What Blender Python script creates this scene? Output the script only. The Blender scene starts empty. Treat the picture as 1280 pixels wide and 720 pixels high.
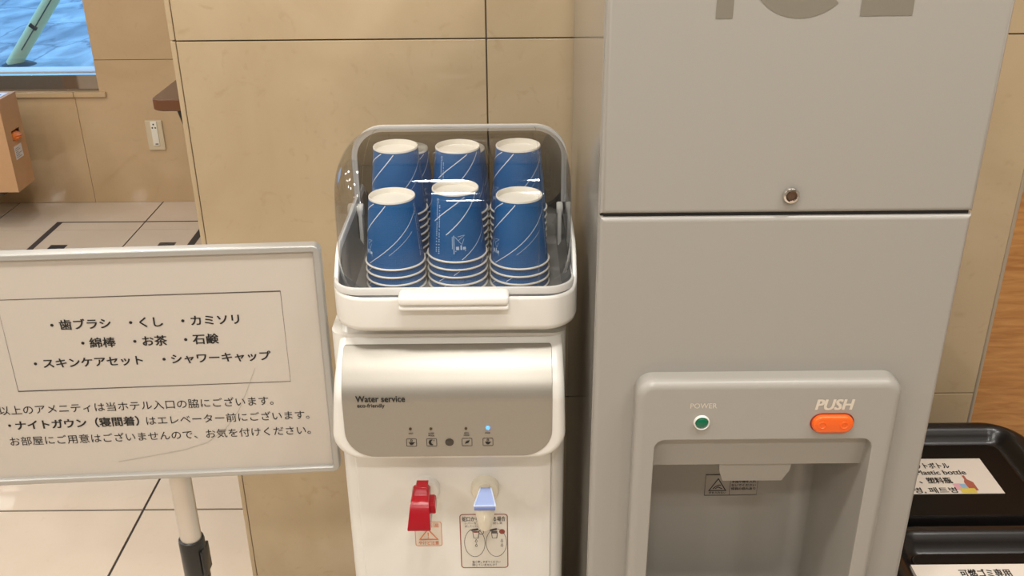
import bpy, bmesh, math, random
from mathutils import Vector, Matrix
random.seed(4)
S = bpy.context.scene
COL = S.collection
R = math.radians

# ------------------------------------------------------------------ camera, world, exposure, lights
cam_d = bpy.data.cameras.new('camera')
cam_d.sensor_width = 36.0
cam_d.lens = 36.0 * 1230.0 / 1280.0
cam_d.clip_start = 0.02
cam = bpy.data.objects.new('camera', cam_d)
COL.objects.link(cam)
_p, _r = R(25.4), R(0.5)
_fw = Vector((0, math.cos(_p), -math.sin(_p)))
_u0 = Vector((0, math.sin(_p), math.cos(_p)))
_x0 = Vector((1, 0, 0))
_rt = _x0 * math.cos(_r) - _u0 * math.sin(_r)
_up = _u0 * math.cos(_r) + _x0 * math.sin(_r)
m3 = Matrix((_rt, _up, -_fw)).transposed()
cam.matrix_world = Matrix.Translation((0, 0, 1.485)) @ m3.to_4x4()
S.camera = cam

S.view_settings.view_transform = 'Standard'
S.view_settings.look = 'None'
S.view_settings.gamma = 1.0
S.view_settings.use_curve_mapping = False
S.view_settings.exposure = 0.0
S.cycles.use_denoising = True
S.cycles.max_bounces = 12
S.cycles.transparent_max_bounces = 16
S.cycles.caustics_reflective = False
S.cycles.caustics_refractive = False

w = bpy.data.worlds.new('sky')
S.world = w
w.use_nodes = True
bg = w.node_tree.nodes['Background']
bg.inputs[0].default_value = (0.22, 0.53, 1.0, 1)          # blue overcast daylight outside the window
bg.inputs[1].default_value = 2.6

LAMP_COLOR = (1.0, 0.975, 0.935)
LAMP_W = 8.4
LAMPS = [(x, y) for x in (-3.1, -1.7, -0.2, 0.12, 1.35) for y in (-0.75, 0.35)] + [(-0.2, -1.7), (-1.7, -1.9), (0.75, 0.55)] + \
        [(-3.4, 2.75), (-1.43, 2.95), (-2.4, 1.2), (-0.95, 1.15), (-3.9, 0.9), (-5.5, -3.2), (-4.5, -3.2), (-3.4, -3.2), (-2.4, 2.1), (-3.5, 1.7), (-0.85, 2.2)]  # last three added to brighten the floor; lamp by the bins added for highlights
CEIL = 2.6

# ------------------------------------------------------------------ materials
MATS = {}
def mat(name, color, rough=0.5, metal=0.0, spec=0.5, noise=0.0, nscale=30.0, bump=0.0, bscale=200.0,
        emit=None, estr=0.0, coat=0.0):
    if name in MATS:
        return MATS[name]
    m = bpy.data.materials.new(name)
    m.use_nodes = True
    nt = m.node_tree
    b = nt.nodes['Principled BSDF']
    c4 = (*color, 1)
    b.inputs['Base Color'].default_value = c4
    b.inputs['Roughness'].default_value = rough
    b.inputs['Metallic'].default_value = metal
    b.inputs['Specular IOR Level'].default_value = spec
    b.inputs['Coat Weight'].default_value = coat
    if noise or bump:
        tc = nt.nodes.new('ShaderNodeTexCoord')
    if noise:
        n = nt.nodes.new('ShaderNodeTexNoise')
        n.inputs['Scale'].default_value = nscale
        n.inputs['Detail'].default_value = 4
        nt.links.new(tc.outputs['Object'], n.inputs['Vector'])
        mx = nt.nodes.new('ShaderNodeMix'); mx.data_type = 'RGBA'
        mx.inputs['A'].default_value = tuple(v * (1 - noise) for v in color) + (1,)
        mx.inputs['B'].default_value = tuple(min(1, v * (1 + noise)) for v in color) + (1,)
        nt.links.new(n.outputs['Fac'], mx.inputs['Factor'])
        nt.links.new(mx.outputs['Result'], b.inputs['Base Color'])
    if bump:
        n2 = nt.nodes.new('ShaderNodeTexNoise')
        n2.inputs['Scale'].default_value = bscale
        nt.links.new(tc.outputs['Object'], n2.inputs['Vector'])
        bp = nt.nodes.new('ShaderNodeBump')
        bp.inputs['Strength'].default_value = bump
        bp.inputs['Distance'].default_value = 0.001
        nt.links.new(n2.outputs['Fac'], bp.inputs['Height'])
        nt.links.new(bp.outputs['Normal'], b.inputs['Normal'])
    if emit:
        b.inputs['Emission Color'].default_value = (*emit, 1)
        b.inputs['Emission Strength'].default_value = estr
    MATS[name] = m
    return m

def marble(name, base, dark, light, rough, flecks=0.5):
    m = bpy.data.materials.new(name)
    m.use_nodes = True
    nt = m.node_tree; N = nt.nodes; L = nt.links
    b = N['Principled BSDF']
    b.inputs['Roughness'].default_value = rough
    tc = N.new('ShaderNodeTexCoord')
    n1 = N.new('ShaderNodeTexNoise'); n1.inputs['Scale'].default_value = 3.0; n1.inputs['Detail'].default_value = 6; n1.inputs['Distortion'].default_value = 1.2
    n2 = N.new('ShaderNodeTexNoise'); n2.inputs['Scale'].default_value = 22.0; n2.inputs['Detail'].default_value = 5; n2.inputs['Distortion'].default_value = 2.5
    L.new(tc.outputs['Object'], n1.inputs['Vector']); L.new(tc.outputs['Object'], n2.inputs['Vector'])
    r1 = N.new('ShaderNodeValToRGB')
    r1.color_ramp.elements[0].position = 0.3; r1.color_ramp.elements[0].color = (*base, 1)
    r1.color_ramp.elements[1].position = 0.72; r1.color_ramp.elements[1].color = (*light, 1)
    L.new(n1.outputs['Fac'], r1.inputs['Fac'])
    r2 = N.new('ShaderNodeValToRGB')
    r2.color_ramp.elements[0].position = 0.60; r2.color_ramp.elements[0].color = (0, 0, 0, 1)
    r2.color_ramp.elements[1].position = 0.78; r2.color_ramp.elements[1].color = (flecks, flecks, flecks, 1)
    L.new(n2.outputs['Fac'], r2.inputs['Fac'])
    mx = N.new('ShaderNodeMix'); mx.data_type = 'RGBA'
    mx.inputs['B'].default_value = (*dark, 1)
    L.new(r2.outputs['Color'], mx.inputs['Factor']); L.new(r1.outputs['Color'], mx.inputs['A'])
    L.new(mx.outputs['Result'], b.inputs['Base Color'])
    MATS[name] = m
    return m

def clear_plastic(name, tint, gloss_rough=0.02, f0=0.05, graze=0.75, haze=0.0, haze_col=(0.9, 0.9, 0.9)):
    m = bpy.data.materials.new(name)
    m.use_nodes = True
    nt = m.node_tree; N = nt.nodes; L = nt.links
    for n in list(N): N.remove(n)
    out = N.new('ShaderNodeOutputMaterial')
    tr = N.new('ShaderNodeBsdfTransparent'); tr.inputs[0].default_value = (*tint, 1)
    gl = N.new('ShaderNodeBsdfGlossy'); gl.inputs['Roughness'].default_value = gloss_rough
    lw = N.new('ShaderNodeLayerWeight'); lw.inputs[0].default_value = 0.5
    pw_ = N.new('ShaderNodeMath'); pw_.operation = 'POWER'; pw_.inputs[1].default_value = 4.0
    ma = N.new('ShaderNodeMath'); ma.operation = 'MULTIPLY_ADD'; ma.inputs[1].default_value = graze; ma.inputs[2].default_value = f0
    L.new(lw.outputs['Facing'], pw_.inputs[0]); L.new(pw_.outputs[0], ma.inputs[0])
    ms = N.new('ShaderNodeMixShader')
    L.new(ma.outputs[0], ms.inputs[0])
    if haze:
        df = N.new('ShaderNodeBsdfDiffuse'); df.inputs[0].default_value = (*haze_col, 1)
        m2 = N.new('ShaderNodeMixShader'); m2.inputs[0].default_value = haze
        L.new(tr.outputs[0], m2.inputs[1]); L.new(df.outputs[0], m2.inputs[2])
        L.new(m2.outputs[0], ms.inputs[1])
    else:
        L.new(tr.outputs[0], ms.inputs[1])
    L.new(gl.outputs[0], ms.inputs[2]); L.new(ms.outputs[0], out.inputs[0])
    MATS[name] = m
    return m

M_wall = marble('cream marble', (0.47, 0.355, 0.215), (0.36, 0.245, 0.125), (0.555, 0.435, 0.28), 0.12, 0.32)
M_wallfar = marble('beige stone', (0.52, 0.37, 0.21), (0.42, 0.28, 0.14), (0.58, 0.42, 0.25), 0.06, 0.25)
M_floor = marble('polished floor tile', (0.61, 0.515, 0.41), (0.54, 0.44, 0.335), (0.66, 0.56, 0.455), 0.035, 0.3)
M_grout = mat('dark grout', (0.05, 0.04, 0.035), 0.8)
M_groutw = mat('wall grout', (0.15, 0.12, 0.09), 0.8)
M_ceiling = mat('ceiling paint', (0.80, 0.77, 0.72), 0.8)
M_paint = mat('wall paint', (0.42, 0.38, 0.32), 0.6)
M_white = mat('white plastic', (0.79, 0.77, 0.715), 0.28, spec=0.5)
M_whitetap = mat('ivory plastic', (0.78, 0.73, 0.60), 0.3)
M_silver = mat('brushed silver panel', (0.37, 0.345, 0.30), 0.40, metal=0.65, noise=0.03, nscale=400)
M_ice = mat('grey enamel', (0.345, 0.325, 0.292), 0.30, spec=0.5, bump=0.03, bscale=500)
M_iceside = mat('side panel enamel', (0.345, 0.325, 0.292), 0.12, spec=0.7)
M_bezel = mat('grey moulded plastic', (0.345, 0.325, 0.290), 0.32, bump=0.05, bscale=900)
M_icetext = mat('grey lettering', (0.20, 0.18, 0.14), 0.5)
M_black = mat('black ink', (0.012, 0.011, 0.010), 0.6)
M_dark = mat('dark gap', (0.01, 0.01, 0.01), 0.7)
M_chrome = mat('chrome', (0.75, 0.73, 0.70), 0.10, metal=1.0)
M_brass = mat('dark lock core', (0.22, 0.15, 0.11), 0.3, metal=0.9)
M_orange = mat('orange button plastic', (0.86, 0.13, 0.012), 0.28)
M_green = mat('green lamp lens', (0.0, 0.09, 0.04), 0.1, emit=(0.0, 0.35, 0.16), estr=0.10)
M_greendim = mat('green lamp well', (0.0, 0.05, 0.025), 0.3)
M_bluelamp = mat('blue lamp lens', (0.1, 0.3, 0.9), 0.2, emit=(0.08, 0.28, 1.0), estr=1.6)
M_lens = mat('unlit lamp lens', (0.06, 0.035, 0.015), 0.2)
M_red = mat('red tap plastic', (0.31, 0.004, 0.012), 0.18, coat=0.3)
M_blue = mat('pale blue tap plastic', (0.36, 0.46, 0.78), 0.3)
M_bluedark = mat('blue tap edge', (0.16, 0.22, 0.48), 0.3)
M_sticker = mat('translucent sticker', (0.70, 0.66, 0.58), 0.35)
M_redink = mat('maroon ink', (0.30, 0.07, 0.05), 0.5)
M_orangeink = mat('orange ink', (0.72, 0.20, 0.07), 0.5)
M_liner = mat('grey tray liner', (0.21, 0.205, 0.19), 0.4)
M_cupblue = None
M_cupwhite = mat('white paper', (0.78, 0.74, 0.65), 0.55)
M_cupprint = mat('pale print', (0.72, 0.78, 0.86), 0.5)
M_cupfine = mat('fine pale print', (0.50, 0.62, 0.78), 0.5)
M_paper = mat('laminated paper', (0.56, 0.505, 0.44), 0.22, noise=0.02, nscale=6)
M_alu = mat('silver sign frame', (0.46, 0.45, 0.42), 0.35, metal=0.4)
M_tube = mat('brushed aluminium tube', (0.66, 0.62, 0.56), 0.3, metal=0.7)
M_blackpl = mat('black plastic', (0.012, 0.012, 0.011), 0.28)
M_binblack = mat('black bin plastic', (0.007, 0.006, 0.006), 0.27, spec=0.55, bump=0.02, bscale=60)
M_binpanel = mat('matt black lid panel', (0.008, 0.006, 0.005), 0.42, spec=0.16)
M_binwhite = mat('white label card', (0.80, 0.74, 0.66), 0.4)
M_bottle = mat('red brown ink', (0.42, 0.12, 0.08), 0.5)
M_pink = mat('pink ink', (0.75, 0.42, 0.48), 0.5)
M_cyan = mat('blue ink', (0.30, 0.50, 0.68), 0.5)
M_yellow = mat('yellow ink', (0.72, 0.58, 0.10), 0.5)
M_card = mat('cardboard', (0.56, 0.33, 0.17), 0.7, noise=0.05, nscale=20)
M_tape = mat('white label paper', (0.72, 0.72, 0.74), 0.5)
M_orangefruit = mat('orange wrapping', (0.80, 0.22, 0.03), 0.4)
M_table = mat('brown table laminate', (0.115, 0.065, 0.045), 0.25, noise=0.1, nscale=15)
M_tableedge = mat('reddish wood edge', (0.16, 0.060, 0.022), 0.35)
M_outlet = mat('beige outlet plate', (0.62, 0.52, 0.36), 0.4)
M_outletw = mat('ivory outlet insert', (0.80, 0.76, 0.66), 0.35)
M_sash = mat('polished bronze sash', (0.36, 0.31, 0.26), 0.08, metal=0.8)
M_pole = mat('green painted pole', (0.78, 0.70, 0.34), 0.5)
M_glass = clear_plastic('window glass', (0.97, 0.98, 0.98), 0.0, 0.045)
M_lid = clear_plastic('clear lid plastic', (0.94, 0.945, 0.95), 0.03, 0.075)
M_rear = clear_plastic('smoked rear cover', (0.20, 0.205, 0.21), 0.05, 0.03, graze=0.2)
M_rim = clear_plastic('frosted lid rim', (0.80, 0.80, 0.79), 0.08, 0.05, haze=0.72, haze_col=(0.80, 0.78, 0.74))

def wood_mat():
    m = bpy.data.materials.new('orange brown wood')
    m.use_nodes = True
    nt = m.node_tree; N = nt.nodes; L = nt.links
    b = N['Principled BSDF']; b.inputs['Roughness'].default_value = 0.35
    tc = N.new('ShaderNodeTexCoord'); mp = N.new('ShaderNodeMapping')
    mp.inputs['Scale'].default_value = (9, 9, 70)
    n = N.new('ShaderNodeTexNoise'); n.inputs['Scale'].default_value = 1.6; n.inputs['Detail'].default_value = 6; n.inputs['Distortion'].default_value = 0.6
    r = N.new('ShaderNodeValToRGB')
    r.color_ramp.elements[0].position = 0.3; r.color_ramp.elements[0].color = (0.40, 0.165, 0.045, 1)
    r.color_ramp.elements[1].position = 0.7; r.color_ramp.elements[1].color = (0.60, 0.30, 0.095, 1)
    L.new(tc.outputs['Object'], mp.inputs[0]); L.new(mp.outputs[0], n.inputs['Vector'])
    L.new(n.outputs['Fac'], r.inputs['Fac']); L.new(r.outputs['Color'], b.inputs['Base Color'])
    return m
M_wood = wood_mat()

def cup_mat():
    m = bpy.data.materials.new('embossed blue paper')
    m.use_nodes = True
    nt = m.node_tree; N = nt.nodes; L = nt.links
    b = N['Principled BSDF']; b.inputs['Roughness'].default_value = 0.42
    b.inputs['Base Color'].default_value = (0.003, 0.108, 0.32, 1)
    uv = N.new('ShaderNodeUVMap'); uv.uv_map = 'UVMap'
    mp = N.new('ShaderNodeMapping'); mp.inputs['Scale'].default_value = (1, 1, 1)
    w1 = N.new('ShaderNodeTexWave'); w1.wave_type = 'BANDS'; w1.bands_direction = 'Y'; w1.inputs['Scale'].default_value = 11
    w2 = N.new('ShaderNodeTexWave'); w2.wave_type = 'BANDS'; w2.bands_direction = 'X'; w2.inputs['Scale'].default_value = 30
    mul = N.new('ShaderNodeMath'); mul.operation = 'MULTIPLY'
    L.new(uv.outputs[0], mp.inputs[0]); L.new(mp.outputs[0], w1.inputs['Vector']); L.new(mp.outputs[0], w2.inputs['Vector'])
    L.new(w1.outputs['Fac'], mul.inputs[0]); L.new(w2.outputs['Fac'], mul.inputs[1])
    bp = N.new('ShaderNodeBump'); bp.inputs['Strength'].default_value = 0.35; bp.inputs['Distance'].default_value = 0.0006
    L.new(mul.outputs[0], bp.inputs['Height']); L.new(bp.outputs[0], b.inputs['Normal'])
    return m
M_cupblue = cup_mat()

def asphalt_mat():
    m = bpy.data.materials.new('cracked asphalt')
    m.use_nodes = True
    nt = m.node_tree; N = nt.nodes; L = nt.links
    b = N['Principled BSDF']; b.inputs['Roughness'].default_value = 0.8
    tc = N.new('ShaderNodeTexCoord')
    mp = N.new('ShaderNodeMapping'); mp.inputs['Scale'].default_value = (1.0, 0.45, 1)
    L.new(tc.outputs['Object'], mp.inputs[0])
    n1 = N.new('ShaderNodeTexNoise'); n1.inputs['Scale'].default_value = 3.6; n1.inputs['Detail'].default_value = 10; n1.inputs['Distortion'].default_value = 0.9
    L.new(mp.outputs[0], n1.inputs['Vector'])
    r1 = N.new('ShaderNodeValToRGB')
    r1.color_ramp.elements[0].position = 0.3; r1.color_ramp.elements[0].color = (0.15, 0.18, 0.20, 1)
    r1.color_ramp.elements[1].position = 0.75; r1.color_ramp.elements[1].color = (0.55, 0.56, 0.55, 1)
    L.new(n1.outputs['Fac'], r1.inputs['Fac'])
    v = N.new('ShaderNodeTexVoronoi'); v.feature = 'DISTANCE_TO_EDGE'; v.inputs['Scale'].default_value = 1.6
    n3 = N.new('ShaderNodeTexNoise'); n3.inputs['Scale'].default_value = 3; n3.inputs['Detail'].default_value = 5
    L.new(mp.outputs[0], n3.inputs['Vector'])
    ad = N.new('ShaderNodeMix'); ad.data_type = 'RGBA'; ad.blend_type = 'ADD'; ad.inputs['Factor'].default_value = 0.5
    L.new(mp.outputs[0], ad.inputs['A']); L.new(n3.outputs['Color'], ad.inputs['B'])
    L.new(ad.outputs['Result'], v.inputs['Vector'])
    r2 = N.new('ShaderNodeValToRGB')
    r2.color_ramp.elements[0].position = 0.0; r2.color_ramp.elements[0].color = (1, 1, 1, 1)
    r2.color_ramp.elements[1].position = 0.03; r2.color_ramp.elements[1].color = (0, 0, 0, 1)
    L.new(v.outputs['Distance'], r2.inputs['Fac'])
    mx = N.new('ShaderNodeMix'); mx.data_type = 'RGBA'; mx.inputs['B'].default_value = (0.10, 0.12, 0.14, 1)
    sc = N.new('ShaderNodeMath'); sc.operation = 'MULTIPLY'; sc.inputs[1].default_value = 0.75
    L.new(r2.outputs['Color'], sc.inputs[0]); L.new(sc.outputs[0], mx.inputs['Factor'])
    L.new(r1.outputs['Color'], mx.inputs['A']); L.new(mx.outputs['Result'], b.inputs['Base Color'])
    bp = N.new('ShaderNodeBump'); bp.inputs['Strength'].default_value = 1.0; bp.inputs['Distance'].default_value = 0.05
    L.new(n1.outputs['Fac'], bp.inputs['Height']); L.new(bp.outputs[0], b.inputs['Normal'])
    return m
M_asphalt = asphalt_mat()

# ------------------------------------------------------------------ mesh helpers
WEIGHTED = {'cabinet', 'upper_panel', 'side_panel', 'wall_near', 'wall_far', 'dispenser_surround', 'body', 'front_panel', 'head', 'control_panel', 'frame', 'wall_wood', 'tabletop', 'window_1', 'chute_cover', 'tray', 'trim_2', 'cover_plate'}
def world_loc(o):
    v = Vector((0, 0, 0))
    while o:
        v += o.location; o = o.parent
    return v

def obj(name, bm, m, parent=None, loc=None, smooth=40):
    """link a bmesh given in world coordinates as one object; its origin sits at the parent's origin or at loc"""
    base = world_loc(parent) if parent else Vector((0, 0, 0))
    org = Vector(loc) if loc is not None else (base if parent else Vector((0, 0, 0)))
    me = bpy.data.meshes.new(name)
    bmesh.ops.translate(bm, verts=bm.verts, vec=-org)
    bmesh.ops.recalc_face_normals(bm, faces=bm.faces) if smooth is not None else None
    bm.to_mesh(me); bm.free()
    for x in (m if isinstance(m, (list, tuple)) else [m]):
        me.materials.append(x)
    if smooth:
        for p in me.polygons: p.use_smooth = True
        me.set_sharp_from_angle(angle=R(smooth))
    o = bpy.data.objects.new(name, me)
    COL.objects.link(o)
    if smooth and name in WEIGHTED:
        md = o.modifiers.new('normals', 'WEIGHTED_NORMAL'); md.keep_sharp = True; md.weight = 100
    if parent:
        o.parent = parent
        o.location = org - base
    else:
        o.location = org
    return o

def tag(o, label=None, cat=None, group=None, kind=None):
    if label: o['label'] = label
    if cat: o['category'] = cat
    if group: o['group'] = group
    if kind: o['kind'] = kind
    return o

def thing(name, label, cat, loc, group=None):
    o = bpy.data.objects.new(name, None)
    o.empty_display_size = 0.05
    o.location = loc
    COL.objects.link(o)
    return tag(o, label, cat, group)

def struct(name, bm, m, smooth=30, parent=None):
    o = obj(name, bm, m, parent, smooth=smooth)
    o['kind'] = 'structure'
    return o

def add_box(bm, x0, x1, y0, y1, z0, z1, bev=0.0, seg=2, mi=0):
    vs = [bm.verts.new((x, y, z)) for x in (x0, x1) for y in (y0, y1) for z in (z0, z1)]
    q = [(0, 1, 3, 2), (4, 6, 7, 5), (0, 4, 5, 1), (2, 3, 7, 6), (0, 2, 6, 4), (1, 5, 7, 3)]
    fs = [bm.faces.new([vs[i] for i in f]) for f in q]
    for f in fs: f.material_index = mi
    if bev:
        es = list({e for f in fs for e in f.edges})
        r = bmesh.ops.bevel(bm, geom=es, offset=bev, segments=seg, affect='EDGES', profile=0.5, clamp_overlap=True)
        for f in r['faces']: f.material_index = mi
    return bm

def B(*a, **k):
    return add_box(bmesh.new(), *a, **k)

def add_loops(bm, loops, closed=True, cap0=False, cap1=False, mi=0):
    """bridge successive rings of 3-D points (same count)"""
    rings = [[bm.verts.new(p) for p in lp] for lp in loops]
    n = len(rings[0])
    for a, b in zip(rings, rings[1:]):
        for i in range(n if closed else n - 1):
            j = (i + 1) % n
            f = bm.faces.new((a[i], a[j], b[j], b[i])); f.material_index = mi
    if cap0: bm.faces.new(rings[0][::-1]).material_index = mi
    if cap1: bm.faces.new(rings[-1]).material_index = mi
    return rings

def rrect(x0, x1, z0, z1, r, n=8):
    """rounded rectangle as 2-D points; r one radius or four (bl, br, tr, tl)"""
    if not isinstance(r, (list, tuple)): r = (r,) * 4
    pts = []
    cs = [(x0, z0, 1, 1, 180), (x1, z0, -1, 1, 270), (x1, z1, -1, -1, 0), (x0, z1, 1, -1, 90)]
    for (cx, cz, sx, sz, a0), rr in zip(cs, r):
        ox, oz = cx + sx * rr, cz + sz * rr
        for k in range(n + 1):
            a = R(a0 + 90 * k / n)
            pts.append((ox + rr * math.cos(a), oz + rr * math.sin(a)))
    return pts

def add_plate(bm, pts, y0, y1, bev=0.0, mi=0, seg=3):
    """prism of XZ outline pts from front y0 to back y1 with a rounded front edge"""
    def inset(d):
        n = len(pts); out = []
        for i in range(n):
            p = Vector(pts[i]); a = Vector(pts[i - 1]); b = Vector(pts[(i + 1) % n])
            j = i - 1
            while (a - p).length < 1e-7: j -= 1; a = Vector(pts[j])
            k = i + 1
            while (b - p).length < 1e-7: k += 1; b = Vector(pts[k % n])
            t1 = (p - a).normalized(); t2 = (b - p).normalized()
            n1 = Vector((-t1.y, t1.x)); n2 = Vector((-t2.y, t2.x))
            v = n1 + n2
            if v.length < 1e-6: v = n1
            v = v.normalized(); c = max(0.4, v.dot(n1))
            q = p + v * d / c
            out.append((q.x, q.y))
        return out
    loops = [[(x, y1, z) for x, z in pts]]
    if bev:
        for k in range(seg + 1):
            a = math.pi / 2 * k / seg
            loops.append([(x, y0 + bev * (1 - math.sin(a)), z) for x, z in inset(bev * (1 - math.cos(a)))])
    else:
        loops.append([(x, y0, z) for x, z in pts])
    add_loops(bm, loops, cap0=True, cap1=True, mi=mi)
    return bm

def lathe(bm, prof, c=(0, 0, 0), n=32, axis='Z', mi=0):
    """revolve (r, h) profile about an axis through c"""
    rings = []
    for r, h in prof:
        ring = []
        for k in range(n):
            a = 2 * math.pi * k / n
            x, y = r * math.cos(a), r * math.sin(a)
            p = (x, y, h) if axis == 'Z' else ((x, -h, y) if axis == 'Y' else (h, x, y))
            ring.append((c[0] + p[0], c[1] + p[1], c[2] + p[2]))
        rings.append(ring)
    add_loops(bm, rings, mi=mi)
    bmesh.ops.remove_doubles(bm, verts=bm.verts, dist=1e-7)
    return bm

def tube(bm, pts, r, n=8, closed=False, mi=0):
    P = [Vector(p) for p in pts]
    rings = []
    up = Vector((0.0123, 0.031, 1)).normalized()
    for i, p in enumerate(P):
        if closed: t = P[(i + 1) % len(P)] - P[i - 1]
        else: t = P[min(i + 1, len(P) - 1)] - P[max(i - 1, 0)]
        t.normalize()
        a = t.cross(up)
        if a.length < 1e-3: a = t.cross(Vector((1, 0, 0)))
        a.normalize(); b = a.cross(t)
        rings.append([p + (a * math.cos(2 * math.pi * k / n) + b * math.sin(2 * math.pi * k / n)) * r for k in range(n)])
    if closed: rings.append(rings[0])
    add_loops(bm, rings, cap0=not closed, cap1=not closed, mi=mi)
    if closed: bmesh.ops.remove_doubles(bm, verts=bm.verts, dist=1e-7)
    return bm

def letters(parent, pl, m, *a, **k):
    return obj('lettering', text(bmesh.new(), pl, *a, **k), m, parent, smooth=None)

class Plane:
    """a drawing plane: origin o, axes u (right) and v (up); lift is out of the plane"""
    def __init__(s, o, u, v):
        s.o, s.u, s.v = Vector(o), Vector(u).normalized(), Vector(v).normalized()
        s.n = s.u.cross(s.v)
    def __call__(s, a, b, h=0.0): return s.o + s.u * a + s.v * b + s.n * h

def stroke(bm, pl, pts, wd, h=0.0002, closed=False, mi=0):
    """flat line of width wd through 2-D pts on plane pl"""
    P = [Vector(p) for p in pts]
    n = len(P)
    L, Rr = [], []
    for i, p in enumerate(P):
        if closed: a, b = P[i - 1], P[(i + 1) % n]
        else: a, b = P[max(i - 1, 0)], P[min(i + 1, n - 1)]
        t = (b - a)
        if t.length < 1e-9: t = Vector((1, 0))
        t.normalize(); q = Vector((-t.y, t.x)) * wd / 2
        if closed or 0 < i < n - 1:
            t1 = (p - a).normalized(); c = max(0.5, abs(Vector((-t1.y, t1.x)).dot(q.normalized())))
            q = q / c
        L.append(bm.verts.new(pl(*(p + q), h))); Rr.append(bm.verts.new(pl(*(p - q), h)))
    for i in range(n if closed else n - 1):
        j = (i + 1) % n
        bm.faces.new((Rr[i], Rr[j], L[j], L[i])).material_index = mi
    return bm

def poly(bm, pl, pts, h=0.0002, mi=0):
    bm.faces.new([bm.verts.new(pl(x, y, h)) for x, y in pts]).material_index = mi
    return bm

def ell(cx, cy, rx, ry, n=28, a0=0, a1=360):
    full = abs(a1 - a0) >= 360
    m = n if full else n + 1
    return [(cx + rx * math.cos(R(a0 + (a1 - a0) * k / n)), cy + ry * math.sin(R(a0 + (a1 - a0) * k / n))) for k in range(m)]

_tc = bpy.data.curves.new('type', 'FONT')
_to = bpy.data.objects.new('type', _tc)
COL.objects.link(_to)
def text(bm, pl, s, u, v, em, width=None, bold=0.0, shear=0.0, h=0.0003, mi=0, cjk=True):
    """letters on plane pl; ink starts at u, em box centred on v (cjk) or baseline at v; stretched to width if given"""
    _tc.body = s; _tc.offset = 0.0; _tc.shear = shear; _tc.resolution_u = 3
    dg = bpy.context.evaluated_depsgraph_get()
    me = bpy.data.meshes.new_from_object(_to.evaluated_get(dg))
    if not len(me.vertices): return bm
    xs = [q.co.x for q in me.vertices]
    x0, x1 = min(xs), max(xs)
    sx = width / (x1 - x0) if width else em
    off = 0.38 if cjk else 0.0
    sh = [(0, 0)] if not bold else [(bold * a, bold * b) for a in (-1, 0, 1) for b in (-.5, .5)]
    for k, (ex, ey) in enumerate(sh):           # heavy type: the same outlines laid over each other, slightly apart
        vm = [bm.verts.new(pl(u + (q.co.x - x0 + ex) * sx, v + (q.co.y - off + ey) * em, h + 0.00001 * k)) for q in me.vertices]
        for p in me.polygons:
            try: bm.faces.new([vm[i] for i in p.vertices]).material_index = mi
            except ValueError: pass
    bpy.data.meshes.remove(me)
    return bm

# ------------------------------------------------------------------ setting
bm = bmesh.new()                                    # floor: slabs with dark joints
gx, gy = 0.625, 0.601
for i in range(-9, 6):
    for j in range(-9, 5):
        x0 = -0.888 + i * gx; y0 = 1.906 + j * gy
        x1, y1 = min(x0 + gx, 2.6), min(y0 + gy, 4.06)
        if x0 > 2.6 or y0 > 4.0 or y1 - y0 < 0.02: continue
        jn = 0.0015 if j == 3 else 0.003
        add_box(bm, x0 + 0.003, x1 - 0.003, y0 + jn, y1 - (0.0015 if j == 2 else 0.003), -0.03, 0.0)
add_box(bm, -6.6, 2.7, -3.6, 4.06, -0.06, -0.003, mi=1)
struct('floor', bm, [M_floor, M_grout], smooth=None)

WY = 1.436
bm = bmesh.new()                                    # near wall: marble slabs on a core
def slab(x0, x1, z0, z1, y=WY, g=0.0009, mi=0, d=0.02):
    add_box(bm, x0 + g, x1 - g, y, y + d, z0 + g, z1 - g, 0.0012, 2, mi)
for z0, z1 in ((0, 0.597), (0.597, 1.2015), (1.2015, 1.80), (1.80, 2.4), (2.4, CEIL)):
    slab(-0.4825, -0.034, z0, z1); slab(-0.034, 0.787, z0, z1)
    slab(-0.492, -0.4825, z0, z1, WY + 0.0025)
    for k in range(1):
        add_box(bm, -0.4925, -0.476, WY + 0.012, 1.75, z0 + 0.001, z1 - 0.001)
add_box(bm, -0.488, 0.787, WY + 0.006, 1.74, 0, CEIL, mi=1)
struct('wall_near', bm, [M_wall, M_groutw])
struct('wall_wood', B(0.7905, 2.6, WY + 0.004, 1.74, 0, CEIL, 0.002), M_wood)
struct('trim_1', B(0.785, 0.7915, WY - 0.001, WY + 0.03, 0, CEIL, 0.001), mat('grey edge trim', (0.45, 0.38, 0.29), 0.3, metal=0.3))

FY = 4.03
WX0, WX1, WZ0, WZ1 = -4.2, -1.700, 0.490, 1.56
bm = bmesh.new()                                    # far wall: stone slabs round the window
def fs(x0, x1, z0, z1):
    if x1 - x0 > 0.01 and z1 - z0 > 0.005:
        add_box(bm, x0 + 0.001, x1 - 0.001, FY, FY + 0.02, z0 + 0.001, z1 - 0.001, 0.0008, 1)
for i, x in enumerate([-6.6, -5.4, -4.8, -4.2, -3.6, -3.0, -2.4]):
    xe = ([-5.4, -4.8, -4.2, -3.6, -3.0, -2.4, -1.805])[i]
    fs(x, xe, 0, 0.465)
add_box(bm, -1.804, WX1 + 0.0005, FY, FY + 0.02, 0.001, 0.464); add_box(bm, WX1 + 0.0005, -0.401, FY, FY + 0.02, 0.001, 0.616)
for z0, z1 in ((0.617, 1.217), (1.217, 1.817), (1.817, CEIL)):
    for x0, x1 in ((WX1, -0.4), (-0.4, 2.6)): fs(x0, x1, z0, z1)
    fs(-6.6, WX0, z0, z1)
fs(-0.4, 2.6, 0, 0.617); fs(-6.6, WX0, 0.465, 0.617)
fs(WX0, WX1, WZ1, CEIL)
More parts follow.
